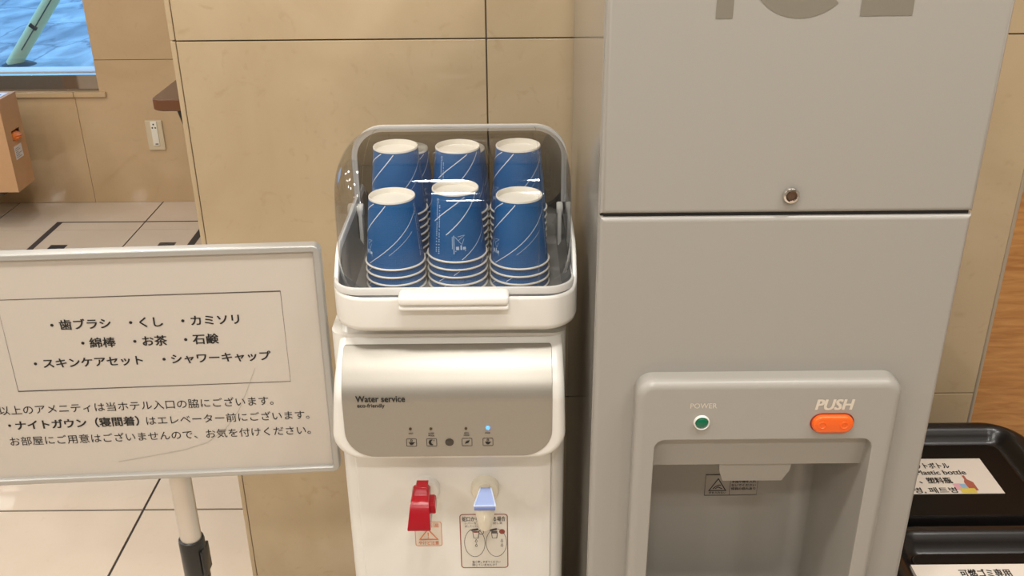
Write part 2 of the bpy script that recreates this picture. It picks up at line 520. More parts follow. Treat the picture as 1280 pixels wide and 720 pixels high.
for x0, x1, z0, z1 in ((-6.6, 2.6, 0, 0.465), (WX1, 2.6, 0.465, CEIL), (-6.6, WX0, 0.465, CEIL), (WX0, WX1, WZ1, CEIL)):
    add_box(bm, x0, x1, FY + 0.004, FY + 0.18, z0, z1, mi=1)
struct('wall_far', bm, [M_wallfar, M_groutw])
bm = bmesh.new()
add_box(bm, WX0, -1.8055, FY - 0.012, FY + 0.18, 0.466, 0.487, 0.002, 2); add_box(bm, -1.8035, -1.672, FY - 0.012, FY + 0.0, 0.466, 0.487, 0.002, 2)
add_box(bm, -1.8035, WX1, FY + 0.0, FY + 0.18, 0.466, 0.487, 0.0, 2)
struct('trim_2', bm, M_wallfar)

win = B(WX0, WX1, FY + 0.020, FY + 0.07, 0.487, 0.552, 0.002)   # window: sash and pane
add_box(win, WX1 - 0.008, WX1 - 0.0005, FY + 0.022, FY + 0.07, 0.55, WZ1, 0.001)
add_box(win, WX0, WX0 + 0.05, FY + 0.02, FY + 0.07, 0.55, WZ1, 0.002)
add_box(win, WX0, WX1, FY + 0.02, FY + 0.07, WZ1 - 0.05, WZ1, 0.002)
win = struct('window_1', win, M_sash)
struct('pane', B(WX0 + 0.04, WX1 - 0.006, FY + 0.05, FY + 0.056, 0.552, WZ1 - 0.04), M_glass, parent=win)
gl = bmesh.new(); add_box(gl, WX0 + 0.04, WX1 - 0.006, FY + 0.072, FY + 0.16, 0.50, 0.556, 0.002)
struct('outer_sill', gl, mat('pale outer sill', (0.75, 0.75, 0.75), 0.4), parent=win)

struct('ground', B(-16, 8, FY + 0.2, 24, -0.08, 0.0), M_asphalt, smooth=None)
struct('ceiling', B(-6.6, 2.7, -3.5, FY + 0.2, CEIL, CEIL + 0.1), M_ceiling)
struct('wall_back', B(-6.6, 2.7, -3.6, -3.5, 0, CEIL), M_paint)
struct('wall_left', B(-6.7, -6.6, -3.6, FY + 0.2, 0, CEIL), M_paint)
struct('wall_right', B(2.6, 2.7, -3.6, FY + 0.2, 0, CEIL), M_paint)

# ------------------------------------------------------------------ ceiling downlights, all out of view, some added for brightness
def downlight(x, y):
    t = thing('downlight', 'unseen round white recessed downlight in the ceiling above the lobby', 'ceiling light', (x, y, CEIL), 'ceiling downlights')
    ring = lathe(bmesh.new(), [(0.078, -0.001), (0.080, -0.004), (0.098, -0.003), (0.099, 0.0), (0.078, -0.0002), (0.078, -0.001)], (x, y, CEIL), 28)
    obj('trim_ring', ring, M_white, t)
    d = lathe(bmesh.new(), [(0.0, -0.0015), (0.0775, -0.0015)], (x, y, CEIL), 28)
    obj('diffuser', d, mat('lamp diffuser', (0.9, 0.88, 0.82), 0.5, emit=LAMP_COLOR, estr=2.0), t)
    ld = bpy.data.lights.new('lamp', 'AREA'); ld.shape = 'DISK'; ld.size = 0.15
    ld.energy = LAMP_W; ld.color = LAMP_COLOR
    lo = bpy.data.objects.new('lamp', ld); COL.objects.link(lo)
    lo.parent = t; lo.location = (0, 0, -0.012)
for x, y in LAMPS:
    downlight(x, y)

# ------------------------------------------------------------------ ice dispenser
ICX0, ICX1, ICY = 0.0932, 0.4868, 0.968
ice = thing('ice_dispenser', 'tall grey ice dispenser with orange push button beside the water dispenser', 'ice dispenser', ((ICX0 + ICX1) / 2, 1.2, 0))
def front_with_hole(y0, y1, out, hole, bev, depth):
    bm = bmesh.new()
    loops = [[(x, y1, z) for x, z in out]]
    cx = sum(p[0] for p in out) / len(out); cz = sum(p[1] for p in out) / len(out)
    for k in range(5):
        a = math.pi / 2 * k / 4
        d = bev * (1 - math.cos(a))
        loops.append([(x + (d if x < cx else -d), y0 + bev * (1 - math.sin(a)), z + (d if z < cz else -d)) for x, z in out])
    loops.append([(x, y0, z) for x, z in hole])
    loops.append([(x, y0 + depth, z) for x, z in hole])
    add_loops(bm, loops, cap0=True)
    return bm
out = rrect(ICX0, ICX1, 0.06, 1.1065, 0.0001, 8)
hole = rrect(0.150, 0.425, 0.455, 0.86, 0.012, 8)
body = obj('cabinet', front_with_hole(ICY, 1.434, out, hole, 0.006, 0.19), M_ice, ice)
bm = bmesh.new()
add_plate(bm, [(ICX0, 1.1095), (ICX1, 1.1095), (ICX1, 1.47), (ICX0, 1.47)], ICY, 1.434, 0.006, seg=4)
door = obj('upper_panel', bm, M_ice, ice)
bm = B(ICX0 + 0.004, ICX1 - 0.004, ICY + 0.004, 1.43, 1.1063, 1.1097)
obj('panel_gap', bm, M_dark, ice)
obj('side_panel', B(ICX0 - 0.0012, ICX0 + 0.001, ICY + 0.008, 1.434, 0.06, 1.47, 0.0005), M_iceside, ice)
obj('plinth', B(ICX0 + 0.02, ICX1 - 0.02, ICY + 0.03, 1.42, 0.0, 0.061), M_blackpl, ice)
# lock
bm = lathe(bmesh.new(), [(0.0088, 0.0), (0.0088, 0.0025), (0.0078, 0.0045), (0.0060, 0.0052), (0.0052, 0.0040), (0.0050, 0.001)], (0.2915, ICY, 1.130), 32, 'Y')
lock = obj('lock', bm, M_chrome, door)
bm = lathe(bmesh.new(), [(0.0, 0.0034), (0.0040, 0.0034), (0.0046, 0.0026), (0.0052, 0.0024)], (0.2915, ICY, 1.130), 24, 'Y')
add_box(bm, 0.2908, 0.2922, ICY - 0.0037, ICY - 0.003, 1.1273, 1.1327)
obj('lock_core', bm, M_brass, lock)
PF = Plane((0, ICY, 0), (1, 0, 0), (0, 0, 1))
# the large letters
bm = bmesh.new()
zb, zt = 1.3125, 1.400
poly(bm, PF, [(0.1985, zb - 0.0015), (0.2150, zb - 0.0015), (0.2150, zt), (0.1985, zt)], 0.0004)
stroke(bm, PF, ell(0.2795, (zb + zt) / 2 - 0.001, 0.0405, (zt - zb) / 2 - 0.008, 40, 42, 318), 0.0175, 0.0004)
for a, b in ((zb, zb + 0.0165), (zt - 0.0165, zt), (1.349, 1.364)):
    poly(bm, PF, [(0.3375, a), (0.388, a), (0.388, b), (0.3375, b)] if a != 1.349 else [(0.3375, a), (0.383, a), (0.383, b), (0.3375, b)], 0.0004)
poly(bm, PF, [(0.3375, zb), (0.3545, zb), (0.3545, zt), (0.3375, zt)], 0.0005)
obj('lettering', bm, M_icetext, door, smooth=None)
# dispenser surround
BY = 0.944
cx0, cx1 = 0.139, 0.4385
def off(pts, d, c=((cx0 + cx1) / 2, 0.69)):
    return pts
def bez(o, y, d):
    return [(x, y, z) for x, z in rrect(cx0 + d, cx1 - d, 0.44 + d, 0.918 - d, max(0.002, 0.020 - d), 8)]
def opn(y, d, r=0.012):
    return [(x, y, z) for x, z in rrect(0.1625 + d, 0.4125 - d, 0.47 + d, 0.841 - d, r, 8)]
loops = [bez(0, ICY + 0.002, 0), bez(0, BY + 0.010, 0)]
for k in range(1, 6):
    a = math.pi / 2 * k / 5
    loops.append(bez(0, BY + 0.010 * (1 - math.sin(a)), 0.010 * (1 - math.cos(a))))
loops += [opn(BY, -0.002, 0.014), opn(BY + 0.0006, -0.0006, 0.013), opn(BY + 0.003, 0.0, 0.012), opn(1.0, 0.002, 0.016), opn(1.095, 0.005, 0.025)]
for k in range(1, 5):
    a = math.pi / 2 * k / 4
    loops.append(opn(1.095 + 0.022 * math.sin(a), 0.005 + 0.022 * (1 - math.cos(a)), 0.025))
bm = bmesh.new(); add_loops(bm, loops, cap1=True)
bezel = obj('dispenser_surround', bm, M_bezel, ice)
bm = bmesh.new()
lp = []
for y, z in ((BY + 0.012, 0.842), (BY + 0.014, 0.839), (BY + 0.022, 0.792), (BY + 0.026, 0.789), (1.02, 0.789), (1.02, 0.842)):
    lp.append([(0.1628, y, z), (0.4122, y, z)])
add_loops(bm, [[l[0] for l in lp], [l[1] for l in lp]], cap0=True, cap1=True)
obj('chute_cover', bm, M_bezel, bezel)
bm = bmesh.new()
add_loops(bm, [[(0.246, 0.972, 0.7895), (0.333, 0.972, 0.7895), (0.333, 1.03, 0.7895), (0.246, 1.03, 0.7895)],
               [(0.2475, 0.974, 0.776), (0.3315, 0.974, 0.776), (0.3315, 1.03, 0.776), (0.2475, 1.03, 0.776)],
               [(0.254, 0.980, 0.7575), (0.3255, 0.980, 0.7575), (0.322, 1.02, 0.7575), (0.258, 1.02, 0.7575)],
               [(0.2555, 0.9825, 0.756), (0.324, 0.9825, 0.756), (0.320, 1.018, 0.756), (0.26, 1.018, 0.756)]], cap0=True, cap1=True)
obj('ice_chute', bm, M_bezel, bezel)
# button with its well
def stad(cx, cz, wd, ht, n=8):
    return rrect(cx - wd / 2, cx + wd / 2, cz - ht / 2, cz + ht / 2, ht / 2 - 0.0001, n)
BX, BZ = 0.3625, 0.8640
bm = bmesh.new(); add_plate(bm, stad(BX, BZ, 0.050, 0.0250), BY - 0.0006, BY + 0.004, 0.0004)
well = obj('button_well', bm, mat('dark red well', (0.22, 0.02, 0.01), 0.5), bezel)
bm = bmesh.new(); add_plate(bm, stad(BX, BZ, 0.047, 0.0222), BY - 0.0065, BY + 0.003, 0.0032, seg=5)
for sx in (-1, 1):
    lathe(bm, [(0.0052, 0.0061), (0.0048, 0.0070), (0.0036, 0.0070), (0.003, 0.0063)], (BX + sx * 0.0125, BY, BZ), 18, 'Y')
obj('push_button', bm, M_orange, bezel)
PB = Plane((0, BY, 0), (1, 0, 0), (0, 0, 1))
M_cream = mat('cream lettering', (0.66, 0.60, 0.50), 0.5)
letters(bezel, PB, M_cream, 'PUSH', 0.3415, 0.8812, 0.0195, 0.0425, bold=0.038, shear=0.16, h=0.0003, cjk=False)
letters(bezel, PB, M_cream, 'POWER', 0.2000, 0.8845, 0.0095, 0.0300, h=0.0003, cjk=False)
bm = lathe(bmesh.new(), [(0.0092, 0.0), (0.0092, 0.0022), (0.0083, 0.0034), (0.0075, 0.0026), (0.0075, 0.0006), (0.0, 0.0006)], (0.2140, BY, 0.8660), 32, 'Y')
lampb = obj('power_lamp', bm, M_white, bezel)
bm = lathe(bmesh.new(), [(0.0074, 0.0008), (0.0068, 0.0026), (0.005, 0.0040), (0.0025, 0.0048), (0.0, 0.0050)], (0.2140, BY, 0.8665), 24, 'Y')
obj('lamp_lens', bm, M_green, lampb)
# hand caution sticker on the back of the recess
SY = 1.1165
PS = Plane((0, SY, 0), (1, 0, 0), (0, 0, 1))
sx0, sx1, sz0, sz1 = 0.2660, 0.3385, 0.6320, 0.6665
bm = bmesh.new(); add_plate(bm, [(sx0, sz0), (sx1, sz0), (sx1, sz1), (sx0, sz1)], SY - 0.0002, SY + 0.003, 0)
stk = obj('caution_sticker', bm, mat('grey sticker', (0.36, 0.33, 0.29), 0.4), bezel, smooth=None)
bm = bmesh.new()
stroke(bm, PS, [(sx0, sz0), (sx1, sz0), (sx1, sz1), (sx0, sz1)], 0.0006, 0.0005, True)
sm_ = sx0 + 0.0345
stroke(bm, PS, [(sm_, sz0), (sm_, sz1)], 0.0005, 0.0005)
def q_(a, b): return (sx0 + a, sz0 + b)
stroke(bm, PS, [q_(0.0058, 0.0080), q_(0.0290, 0.0080), q_(0.0174, 0.0280)], 0.0013, 0.0005, True)
stroke(bm, PS, [q_(0.011, 0.011), q_(0.0145, 0.0148), q_(0.019, 0.0175), q_(0.022, 0.017)], 0.0013, 0.0005)
stroke(bm, PS, [q_(0.014, 0.011), q_(0.018, 0.0142), q_(0.0238, 0.011)], 0.0012, 0.0005)
obj('caution_mark', bm, M_black, stk, smooth=None)
letters(stk, PS, M_black, '手を入れない', sx0 + 0.0058, sz0 + 0.0045, 0.0042, 0.0240, 0.02, h=0.0005)
for k, s_ in enumerate(('氷取出口の奥に', '手指や物を入れ', 'ないでください', '怪我の恐れあり')):
    letters(stk, PS, M_black, s_, sm_ + 0.002, sz1 - 0.0055 - k * 0.0060, 0.0048, 0.0335, 0.02, h=0.0005)

# ------------------------------------------------------------------ water dispenser
WXa, WXb = -0.2195, 0.0635
wd = thing('water_dispenser', 'white water dispenser with silver panel and red and blue taps against the marble wall', 'water dispenser', (-0.078, 1.2, 0))
pts = rrect(-0.2210, 0.0660, 1.052, 1.400, (0.018, 0.018, 0.01, 0.01), 6)
bm = bmesh.new()
add_loops(bm, [[(x, y, 0.02) for x, y in pts], [(x, y, 0.90) for x, y in pts], [(x, y, 0.925) for x, y in pts]], cap0=True, cap1=True)
wbody = obj('body', bm, M_white, wd)
bm = bmesh.new()
add_plate(bm, rrect(-0.204, 0.049, 0.08, 0.80, 0.01, 5), 1.0485, 1.056, 0.0025)
obj('front_panel', bm, M_white, wbody)
for x in (-0.19, 0.035):
    for y in (1.09, 1.36):
        obj('foot', lathe(bmesh.new(), [(0.0, 0.0), (0.016, 0.0), (0.018, 0.006), (0.018, 0.021), (0.0, 0.021)], (x, y, 0), 16), M_blackpl, wd)
def yprof(z):
    return 1.0 + (0.0 if z < 0.86 else 0.10 * ((z - 0.86) / 0.085) ** 2)
def curved(bm, zs):
    for z in zs:
        bmesh.ops.bisect_plane(bm, geom=bm.verts[:] + bm.edges[:] + bm.faces[:], plane_co=(0, 0, z), plane_no=(0, 0, 1))
    for v in bm.verts:
        if v.co.y < 1.04: v.co.y += yprof(v.co.z) - 1.0
        if v.co.y > 1.115: v.co.y = 1.115
    return bm
zs = [0.86 + 0.0057 * k for k in range(0, 15)]
bm = bmesh.new()
o0 = rrect(WXa, WXb, 0.7765, 0.9420, (0.036, 0.036, 0.006, 0.006), 10)
o0 = [(x + (0.011 * max(0, (z - 0.875) / 0.06) * (1 if x < -0.08 else -0.0)), z) for x, z in o0]
o0 = [(min(x, WXb - 0.004 * max(0, (z - 0.9) / 0.04)), z) for x, z in o0]
add_plate(bm, o0, 1.0, 1.115, 0.009, seg=4)
head = obj('head', curved(bm, zs), M_white, wd)
bm = bmesh.new()
o1 = rrect(-0.2035, 0.0470, 0.7835, 0.9160, (0.036, 0.036, 0.003, 0.003), 10)
add_plate(bm, o1, 0.9988, 1.03, 0.0008, seg=2)
panel = obj('control_panel', curved(bm, [z for z in zs if z < 0.914]), M_silver, head)
PP = Plane((0, 0.9986, 0), (1, 0, 0), (0, 0, 1))
letters(panel, PP, M_black, 'Water service', -0.1868, 0.8625, 0.0122, 0.0585, bold=0.022, h=0.0003, cjk=False)
letters(panel, PP, M_black, 'eco-friendly', -0.1855, 0.8550, 0.0072, 0.0325, bold=0.02, h=0.0003, cjk=False)
for s_, x, wdt, z in (('HOT', -0.1262, 0.0055, 0.8165), ('SLEEP', -0.1025, 0.007, 0.8165), ('ECO', -0.0592, 0.0055, 0.8165), ('COLD', -0.0340, 0.0062, 0.8165),
                   ('MODE', -0.1025, 0.007, 0.8132), ('MODE', -0.0598, 0.0065, 0.8132)):
    letters(panel, PP, M_black, s_, x, z, 0.0030, wdt, bold=0.02, h=0.0003, cjk=False)
for i, x in enumerate((-0.1235, -0.0990, -0.0775, -0.0562, -0.0308)):
    bm = bmesh.new()
    if i == 2:
        lathe(bm, [(0.0, 0.0011), (0.0044, 0.0011), (0.0052, 0.0006), (0.0052, 0.0)], (x, 0.9988, 0.8045), 24, 'Y')
        obj('sensor', bm, mat('dark sensor', (0.05, 0.04, 0.03), 0.25), panel)
        continue
    stroke(bm, PP, rrect(x - 0.006, x + 0.006, 0.7990, 0.8098, 0.001, 3), 0.0006, 0.0003, True)
    if i in (0, 3 + 1):
        poly(bm, PP, ell(x, 0.8042, 0.0028, 0.0032, 12, 180, 360), 0.0003)
        stroke(bm, PP, [(x - 0.0035, 0.8043), (x + 0.004, 0.8043)], 0.0007, 0.0003)
        stroke(bm, PP, ell(x, 0.8072, 0.0012, 0.0012, 10), 0.0006, 0.0003, True)
    elif i == 1:
        poly(bm, PP, ell(x - 0.0002, 0.8044, 0.0036, 0.0040, 14, 70, 290) + ell(x + 0.0016, 0.8048, 0.0022, 0.0031, 10, 270, 90)[::1], 0.0003)
        stroke(bm, PP, ell(x + 0.0028, 0.8072, 0.0005, 0.0005, 6), 0.0004, 0.0003, True)
    else:
        poly(bm, PP, [(x - 0.003, 0.8022), (x - 0.0008, 0.8058), (x + 0.0035, 0.8072), (x + 0.0014, 0.8030)], 0.0003)
    obj('button', bm, M_black, panel, smooth=None)
for x, on in ((-0.1240, 0), (-0.0992, 0), (-0.0570, 0), (-0.0306, 1)):
    bm = lathe(bmesh.new(), [(0.0027 if on else 0.0018, 0.0), (0.0024 if on else 0.0015, 0.0012), (0.0, 0.0016)], (x, 0.9987, 0.8240 if not on else 0.8248), 16, 'Y')
    obj('indicator_lamp', bm, M_bluelamp if on else M_lens, panel)['label'] = 'lit blue indicator lamp' if on else 'unlit dark indicator lamp'
# taps
TX = ((-0.1145, 0.7005), (-0.0372, 0.7005))
rings = []
for (x, z) in TX:
    bm = lathe(bmesh.new(), [(0.0185, 0.0), (0.0185, 0.007), (0.0165, 0.010), (0.009, 0.0115), (0.0, 0.0115)], (x, 1.0485, z), 36, 'Y')
    rings.append(bm)
rt = obj('hot_tap', rings[0], M_white, wd); rt['label'] = 'red hot water tap'
bt = obj('cold_tap', rings[1], M_whitetap, wd); bt['label'] = 'pale blue and ivory cold water tap'
bm = bmesh.new(); lathe(bm, [(0.0085, 0.0), (0.0085, 0.05)], (TX[0][0] - 0.001, 1.04, 0.706), 20, 'Y')
obj('tap_stem', bm, M_whitetap, rt)
bm = bmesh.new()                                  # red lever: flared block, narrow neck and side nub
def prismz(sections, bev=0.0):
    add_loops(bm, [[(a, y0, z), (b, y0, z), (b, y1, z), (a, y1, z)] for a, b, y0, y1, z in sections], cap0=True, cap1=True)
prismz([(-0.1352, -0.1078, 0.966, 0.996, 0.6950), (-0.1358, -0.1070, 0.965, 0.998, 0.6970), (-0.1325, -0.1085, 0.975, 1.008, 0.7220), (-0.1315, -0.1092, 0.981, 1.012, 0.7280), (-0.1300, -0.1108, 0.988, 1.012, 0.7300),
        (-0.1278, -0.1118, 0.990, 1.013, 0.7303), (-0.1268, -0.1122, 0.994, 1.013, 0.7350), (-0.1258, -0.1110, 0.996, 1.011, 0.7385)])
bmesh.ops.translate(bm, verts=bm.verts, vec=(0.0045, 0, 0.001))
rb = obj('lever', bm, M_red, rt, smooth=25)
md = rb.modifiers.new('edge', 'BEVEL'); md.width = 0.0012; md.segments = 2; md.angle_limit = R(25)
bm = bmesh.new()
prismz([(-0.1090, -0.1035, 0.983, 1.004, 0.7080), (-0.1085, -0.1012, 0.981, 1.004, 0.7110), (-0.1085, -0.1020, 0.984, 1.004, 0.7195), (-0.1085, -0.1040, 0.988, 1.004, 0.7215)])
bmesh.ops.translate(bm, verts=bm.verts, vec=(0.0045, 0, 0.001))
obj('lock_tab', bm, M_red, rt, smooth=25)
bm = bmesh.new()
lathe(bm, [(0.0, -0.033), (0.0078, -0.033), (0.0088, -0.031), (0.0135, 0.0), (0.0135, 0.004), (0.0, 0.004)], (-0.0365, 0.998, 0.7085), 28)
add_box(bm, -0.0375, -0.0358, 0.9845, 0.988, 0.694, 0.703, 0.0003)
obj('spout', bm, M_whitetap, bt)
bm = bmesh.new(); lathe(bm, [(0.0085, 0.0), (0.0085, 0.04)], (-0.0368, 1.04, 0.705), 20, 'Y')
obj('tap_stem', bm, M_whitetap, bt)
bm = bmesh.new()                                  # blue lever: a sloping trapezoid plate with a lip
add_loops(bm, [[(-0.0420, 1.026, 0.7120), (-0.0295, 1.026, 0.7120), (-0.0295, 1.026, 0.7160), (-0.0420, 1.026, 0.7160)],
               [(-0.0490, 0.984, 0.7160), (-0.0232, 0.984, 0.7160), (-0.0232, 0.984, 0.7195), (-0.0490, 0.984, 0.7195)]], cap0=True, cap1=True)
bl = obj('lever', bm, M_blue, bt, smooth=25)
bm = bmesh.new()
tube(bm, [(-0.0424, 1.0255, 0.7162), (-0.0494, 0.9835, 0.7198), (-0.0228, 0.9835, 0.7198), (-0.0291, 1.0255, 0.7162)], 0.0011, 8)
obj('lever_rim', bm, mat('light blue rim', (0.62, 0.70, 0.86), 0.3), bl)
bm = B(-0.0492, -0.0230, 0.9820, 0.9850, 0.7138, 0.7186, 0.0008)
obj('lever_lip', bm, M_bluedark, bl)
# stickers under the taps
FYP = 1.0484
PT = Plane((0, FYP, 0), (1, 0, 0), (0, 0, 1))
bm = bmesh.new(); add_plate(bm, rrect(-0.1325, -0.0968, 0.6040, 0.6445, 0.003, 4), FYP - 0.0001, FYP + 0.001, 0)
ws = obj('hot_warning_sticker', bm, mat('pale warning sticker', (0.74, 0.66, 0.55), 0.35), wd, smooth=None)
bm = bmesh.new()
stroke(bm, PT, rrect(-0.1322, -0.0970, 0.6043, 0.6442, 0.003, 4), 0.0008, 0.0003, True)
stroke(bm, PT, [(-0.1265, 0.6150), (-0.1025, 0.6150), (-0.1150, 0.6320)], 0.0019, 0.0003, True)
poly(bm, PT, [(-0.1158, 0.6265), (-0.1142, 0.6265), (-0.1146, 0.6200), (-0.1154, 0.6200)], 0.0003)
poly(bm, PT, ell(-0.1150, 0.6180, 0.0009, 0.0009, 10), 0.0003)
text(bm, PT, '高温', -0.1165, 0.6385, 0.0075, 0.0165, 0.0, h=0.0003)
text(bm, PT, 'やけど注意', -0.1282, 0.6092, 0.0068, 0.0270, 0.012, h=0.0003)
obj('lettering', bm, M_orangeink, ws, smooth=None)
bm = bmesh.new(); add_plate(bm, rrect(-0.0722, -0.0085, 0.5655, 0.6565, 0.004, 4), FYP - 0.0001, FYP + 0.001, 0)
us = obj('tap_instruction_sticker', bm, M_sticker, wd, smooth=None)
bm = bmesh.new()
stroke(bm, PT, rrect(-0.0718, -0.0089, 0.5660, 0.6560, 0.004, 4), 0.0013, 0.0003, True)
for x in (-0.0512, -0.0162): poly(bm, PT, ell(x, 0.6270 if x < -0.03 else 0.6272, 0.0052 if x < -0.03 else 0.004, 0.0014 if x < -0.03 else 0.0042, 14), 0.0003)
obj('border', bm, M_redink, us, smooth=None)
bm = bmesh.new()
text(bm, PT, '蛇口から水が出る場合', -0.0690, 0.6485, 0.0085, 0.0575, 0.025, h=0.0003)
text(bm, PT, 'レバーを上げて、確認し直', -0.0655, 0.6415, 0.0042, 0.0500, 0.0, h=0.0003)
text(bm, PT, '戻してください', -0.0655, 0.6365, 0.0042, 0.022, 0.0, h=0.0003)
text(bm, PT, '強く押しすぎてください', -0.0570, 0.5758, 0.0048, 0.0380, 0.005, h=0.0003)
text(bm, PT, '閉じていませんか？', -0.0570, 0.5708, 0.0048, 0.0330, 0.005, h=0.0003)
for cx in (-0.0530, -0.0240):
    stroke(bm, PT, ell(cx, 0.6085, 0.0138, 0.0235, 36), 0.0007, 0.0003, True)
for cx, dx in ((-0.0510, 0.0), (-0.0262, 0.0)):
    stroke(bm, PT, [(cx - 0.008, 0.6300), (cx + 0.003, 0.6325), (cx + 0.003, 0.6310), (cx - 0.006, 0.6287)], 0.0014, 0.0003)
    stroke(bm, PT, [(cx - 0.0042, 0.6255), (cx - 0.003, 0.6165), (cx + 0.0028, 0.6165), (cx + 0.004, 0.6255)], 0.0008, 0.0003)
for dx in (-0.0510, -0.0165):
    for k in range(2):
        z = 0.6110 - k * 0.0075
        stroke(bm, PT, [(dx, z + 0.0035), (dx + 0.0015, z), (dx, z - 0.0018), (dx - 0.0015, z)], 0.0007, 0.0003, True)
stroke(bm, PT, ell(-0.0440, 0.6265, 0.0032, 0.0038, 16), 0.0009, 0.0003, True)
poly(bm, PT, rrect(-0.0305, -0.0225, 0.6240, 0.6285, 0.0005, 2), 0.00025)
obj('lettering', bm, mat('grey ink', (0.10, 0.09, 0.085), 0.5), us, smooth=None)

# ------------------------------------------------------------------ cup case on top of the water dispenser
CX = -0.067
HX = 0.1445
case = thing('cup_case', 'white cup holder with clear domed lid standing on top of the water dispenser', 'cup holder', (CX, 1.18, 0.943))
Y0, Y1 = 1.021, 1.345
def cring(d, z, wing=0.0, r=0.042, dy=0.0):
    out = []
    for x, y in rrect(CX - HX + d, CX + HX - d, Y0 + d, Y1 - d, max(0.004, r - d), 10):
        t = min(1.0, max(0.0, (y - 1.045) / 0.055)); t = t * t * (3 - 2 * t)
        b = min(1.0, max(0.0, (1.335 - y) / 0.03))
        out.append((x, y, z + wing * t * b))
    return out
# extra points along the sides so that the raised cheeks follow a smooth curve
def dens(lp, n=6):
    res = []
    m = len(lp)
    for i in range(m):
        a, b = Vector(lp[i]), Vector(lp[(i + 1) % m])
        k = n if (a - b).length > 0.05 else 1
        for j in range(k): res.append(a.lerp(b, j / k))
    return res
def cr(d, z, wing=0.0, r=0.042):
    out = []
    for x, y in [(p.x, p.y) for p in dens([(a, b, 0) for a, b in rrect(CX - HX + d, CX + HX - d, Y0 + d, Y1 - d, max(0.004, r - d), 10)], 14)]:
        t = min(1.0, max(0.0, (y - 1.040) / 0.060)); t = t * t * (3 - 2 * t)
        b = min(1.0, max(0.0, (1.335 - y) / 0.03))
        out.append((x, y, z + wing * t * b))
    return out
n0 = 14
bm = bmesh.new()
add_loops(bm, [cr(0.012, 0.9425), cr(0.006, 0.943), cr(0.002, 0.946), cr(0.0, 0.952), cr(0.0, 0.984, 0.040), cr(0.0008, 0.987, 0.041), cr(0.0025, 0.9882, 0.041), cr(0.0048, 0.9875, 0.041), cr(0.0058, 0.986, 0.040), cr(0.006, 0.982, 0.037)], cap0=True)
tray = obj('tray', bm, M_white, case)
bm = bmesh.new()
add_loops(bm, [cr(0.006, 0.982, 0.037), cr(0.0062, 0.970, 0.010), cr(0.016, 0.963), cr(0.02, 0.9625)], cap1=True)
obj('tray_liner', bm, M_liner, tray)
# domed lid: rounded box, the front two thirds clear and lifting, the rear smoked and fixed
CXL, LX, LYa, LYb, LZ0 = -0.0685, 0.1390, 1.029, 1.337, 0.983
def dome_profile():
    # side view: front wall, rounded brow, crest, slope down to the rear wall
    ctrl = [(1.0290, 0.983), (1.0295, 1.020), (1.0310, 1.050), (1.0350, 1.078), (1.0430, 1.102), (1.0570, 1.122), (1.0780, 1.1355), (1.1050, 1.1425), (1.1400, 1.1445), (1.1800, 1.1410),
            (1.2200, 1.1320), (1.2600, 1.1215), (1.2900, 1.1120), (1.3120, 1.0990), (1.3270, 1.0780), (1.3345, 1.0500), (1.3370, 1.0200), (1.3370, 0.983)]
    out = []
    n = len(ctrl)
    for i in range(n - 1):
        p0, p1, p2, p3 = [Vector(ctrl[max(0, min(n - 1, i + k))]) for k in (-1, 0, 1, 2)]
        for k in range(4):
            t = k / 4
            out.append(0.5 * ((2 * p1) + (p2 - p0) * t + (2 * p0 - 5 * p1 + 4 * p2 - p3) * t * t + (3 * p1 - p0 - 3 * p2 + p3) * t ** 3))
    out.append(Vector(ctrl[-1]))
    return out
PROF = dome_profile()
def inset_profile(d):
    if d == 0: return PROF
    n = len(PROF); res = []
    for i, p in enumerate(PROF):
        t = (PROF[min(n - 1, i + 1)] - PROF[max(0, i - 1)]).normalized()
        q = p + Vector((t.y, -t.x)) * d
        if i in (0, n - 1): q.y = LZ0
        res.append(q)
    return res
ER = 0.040                                # rounding from the roof into the side walls
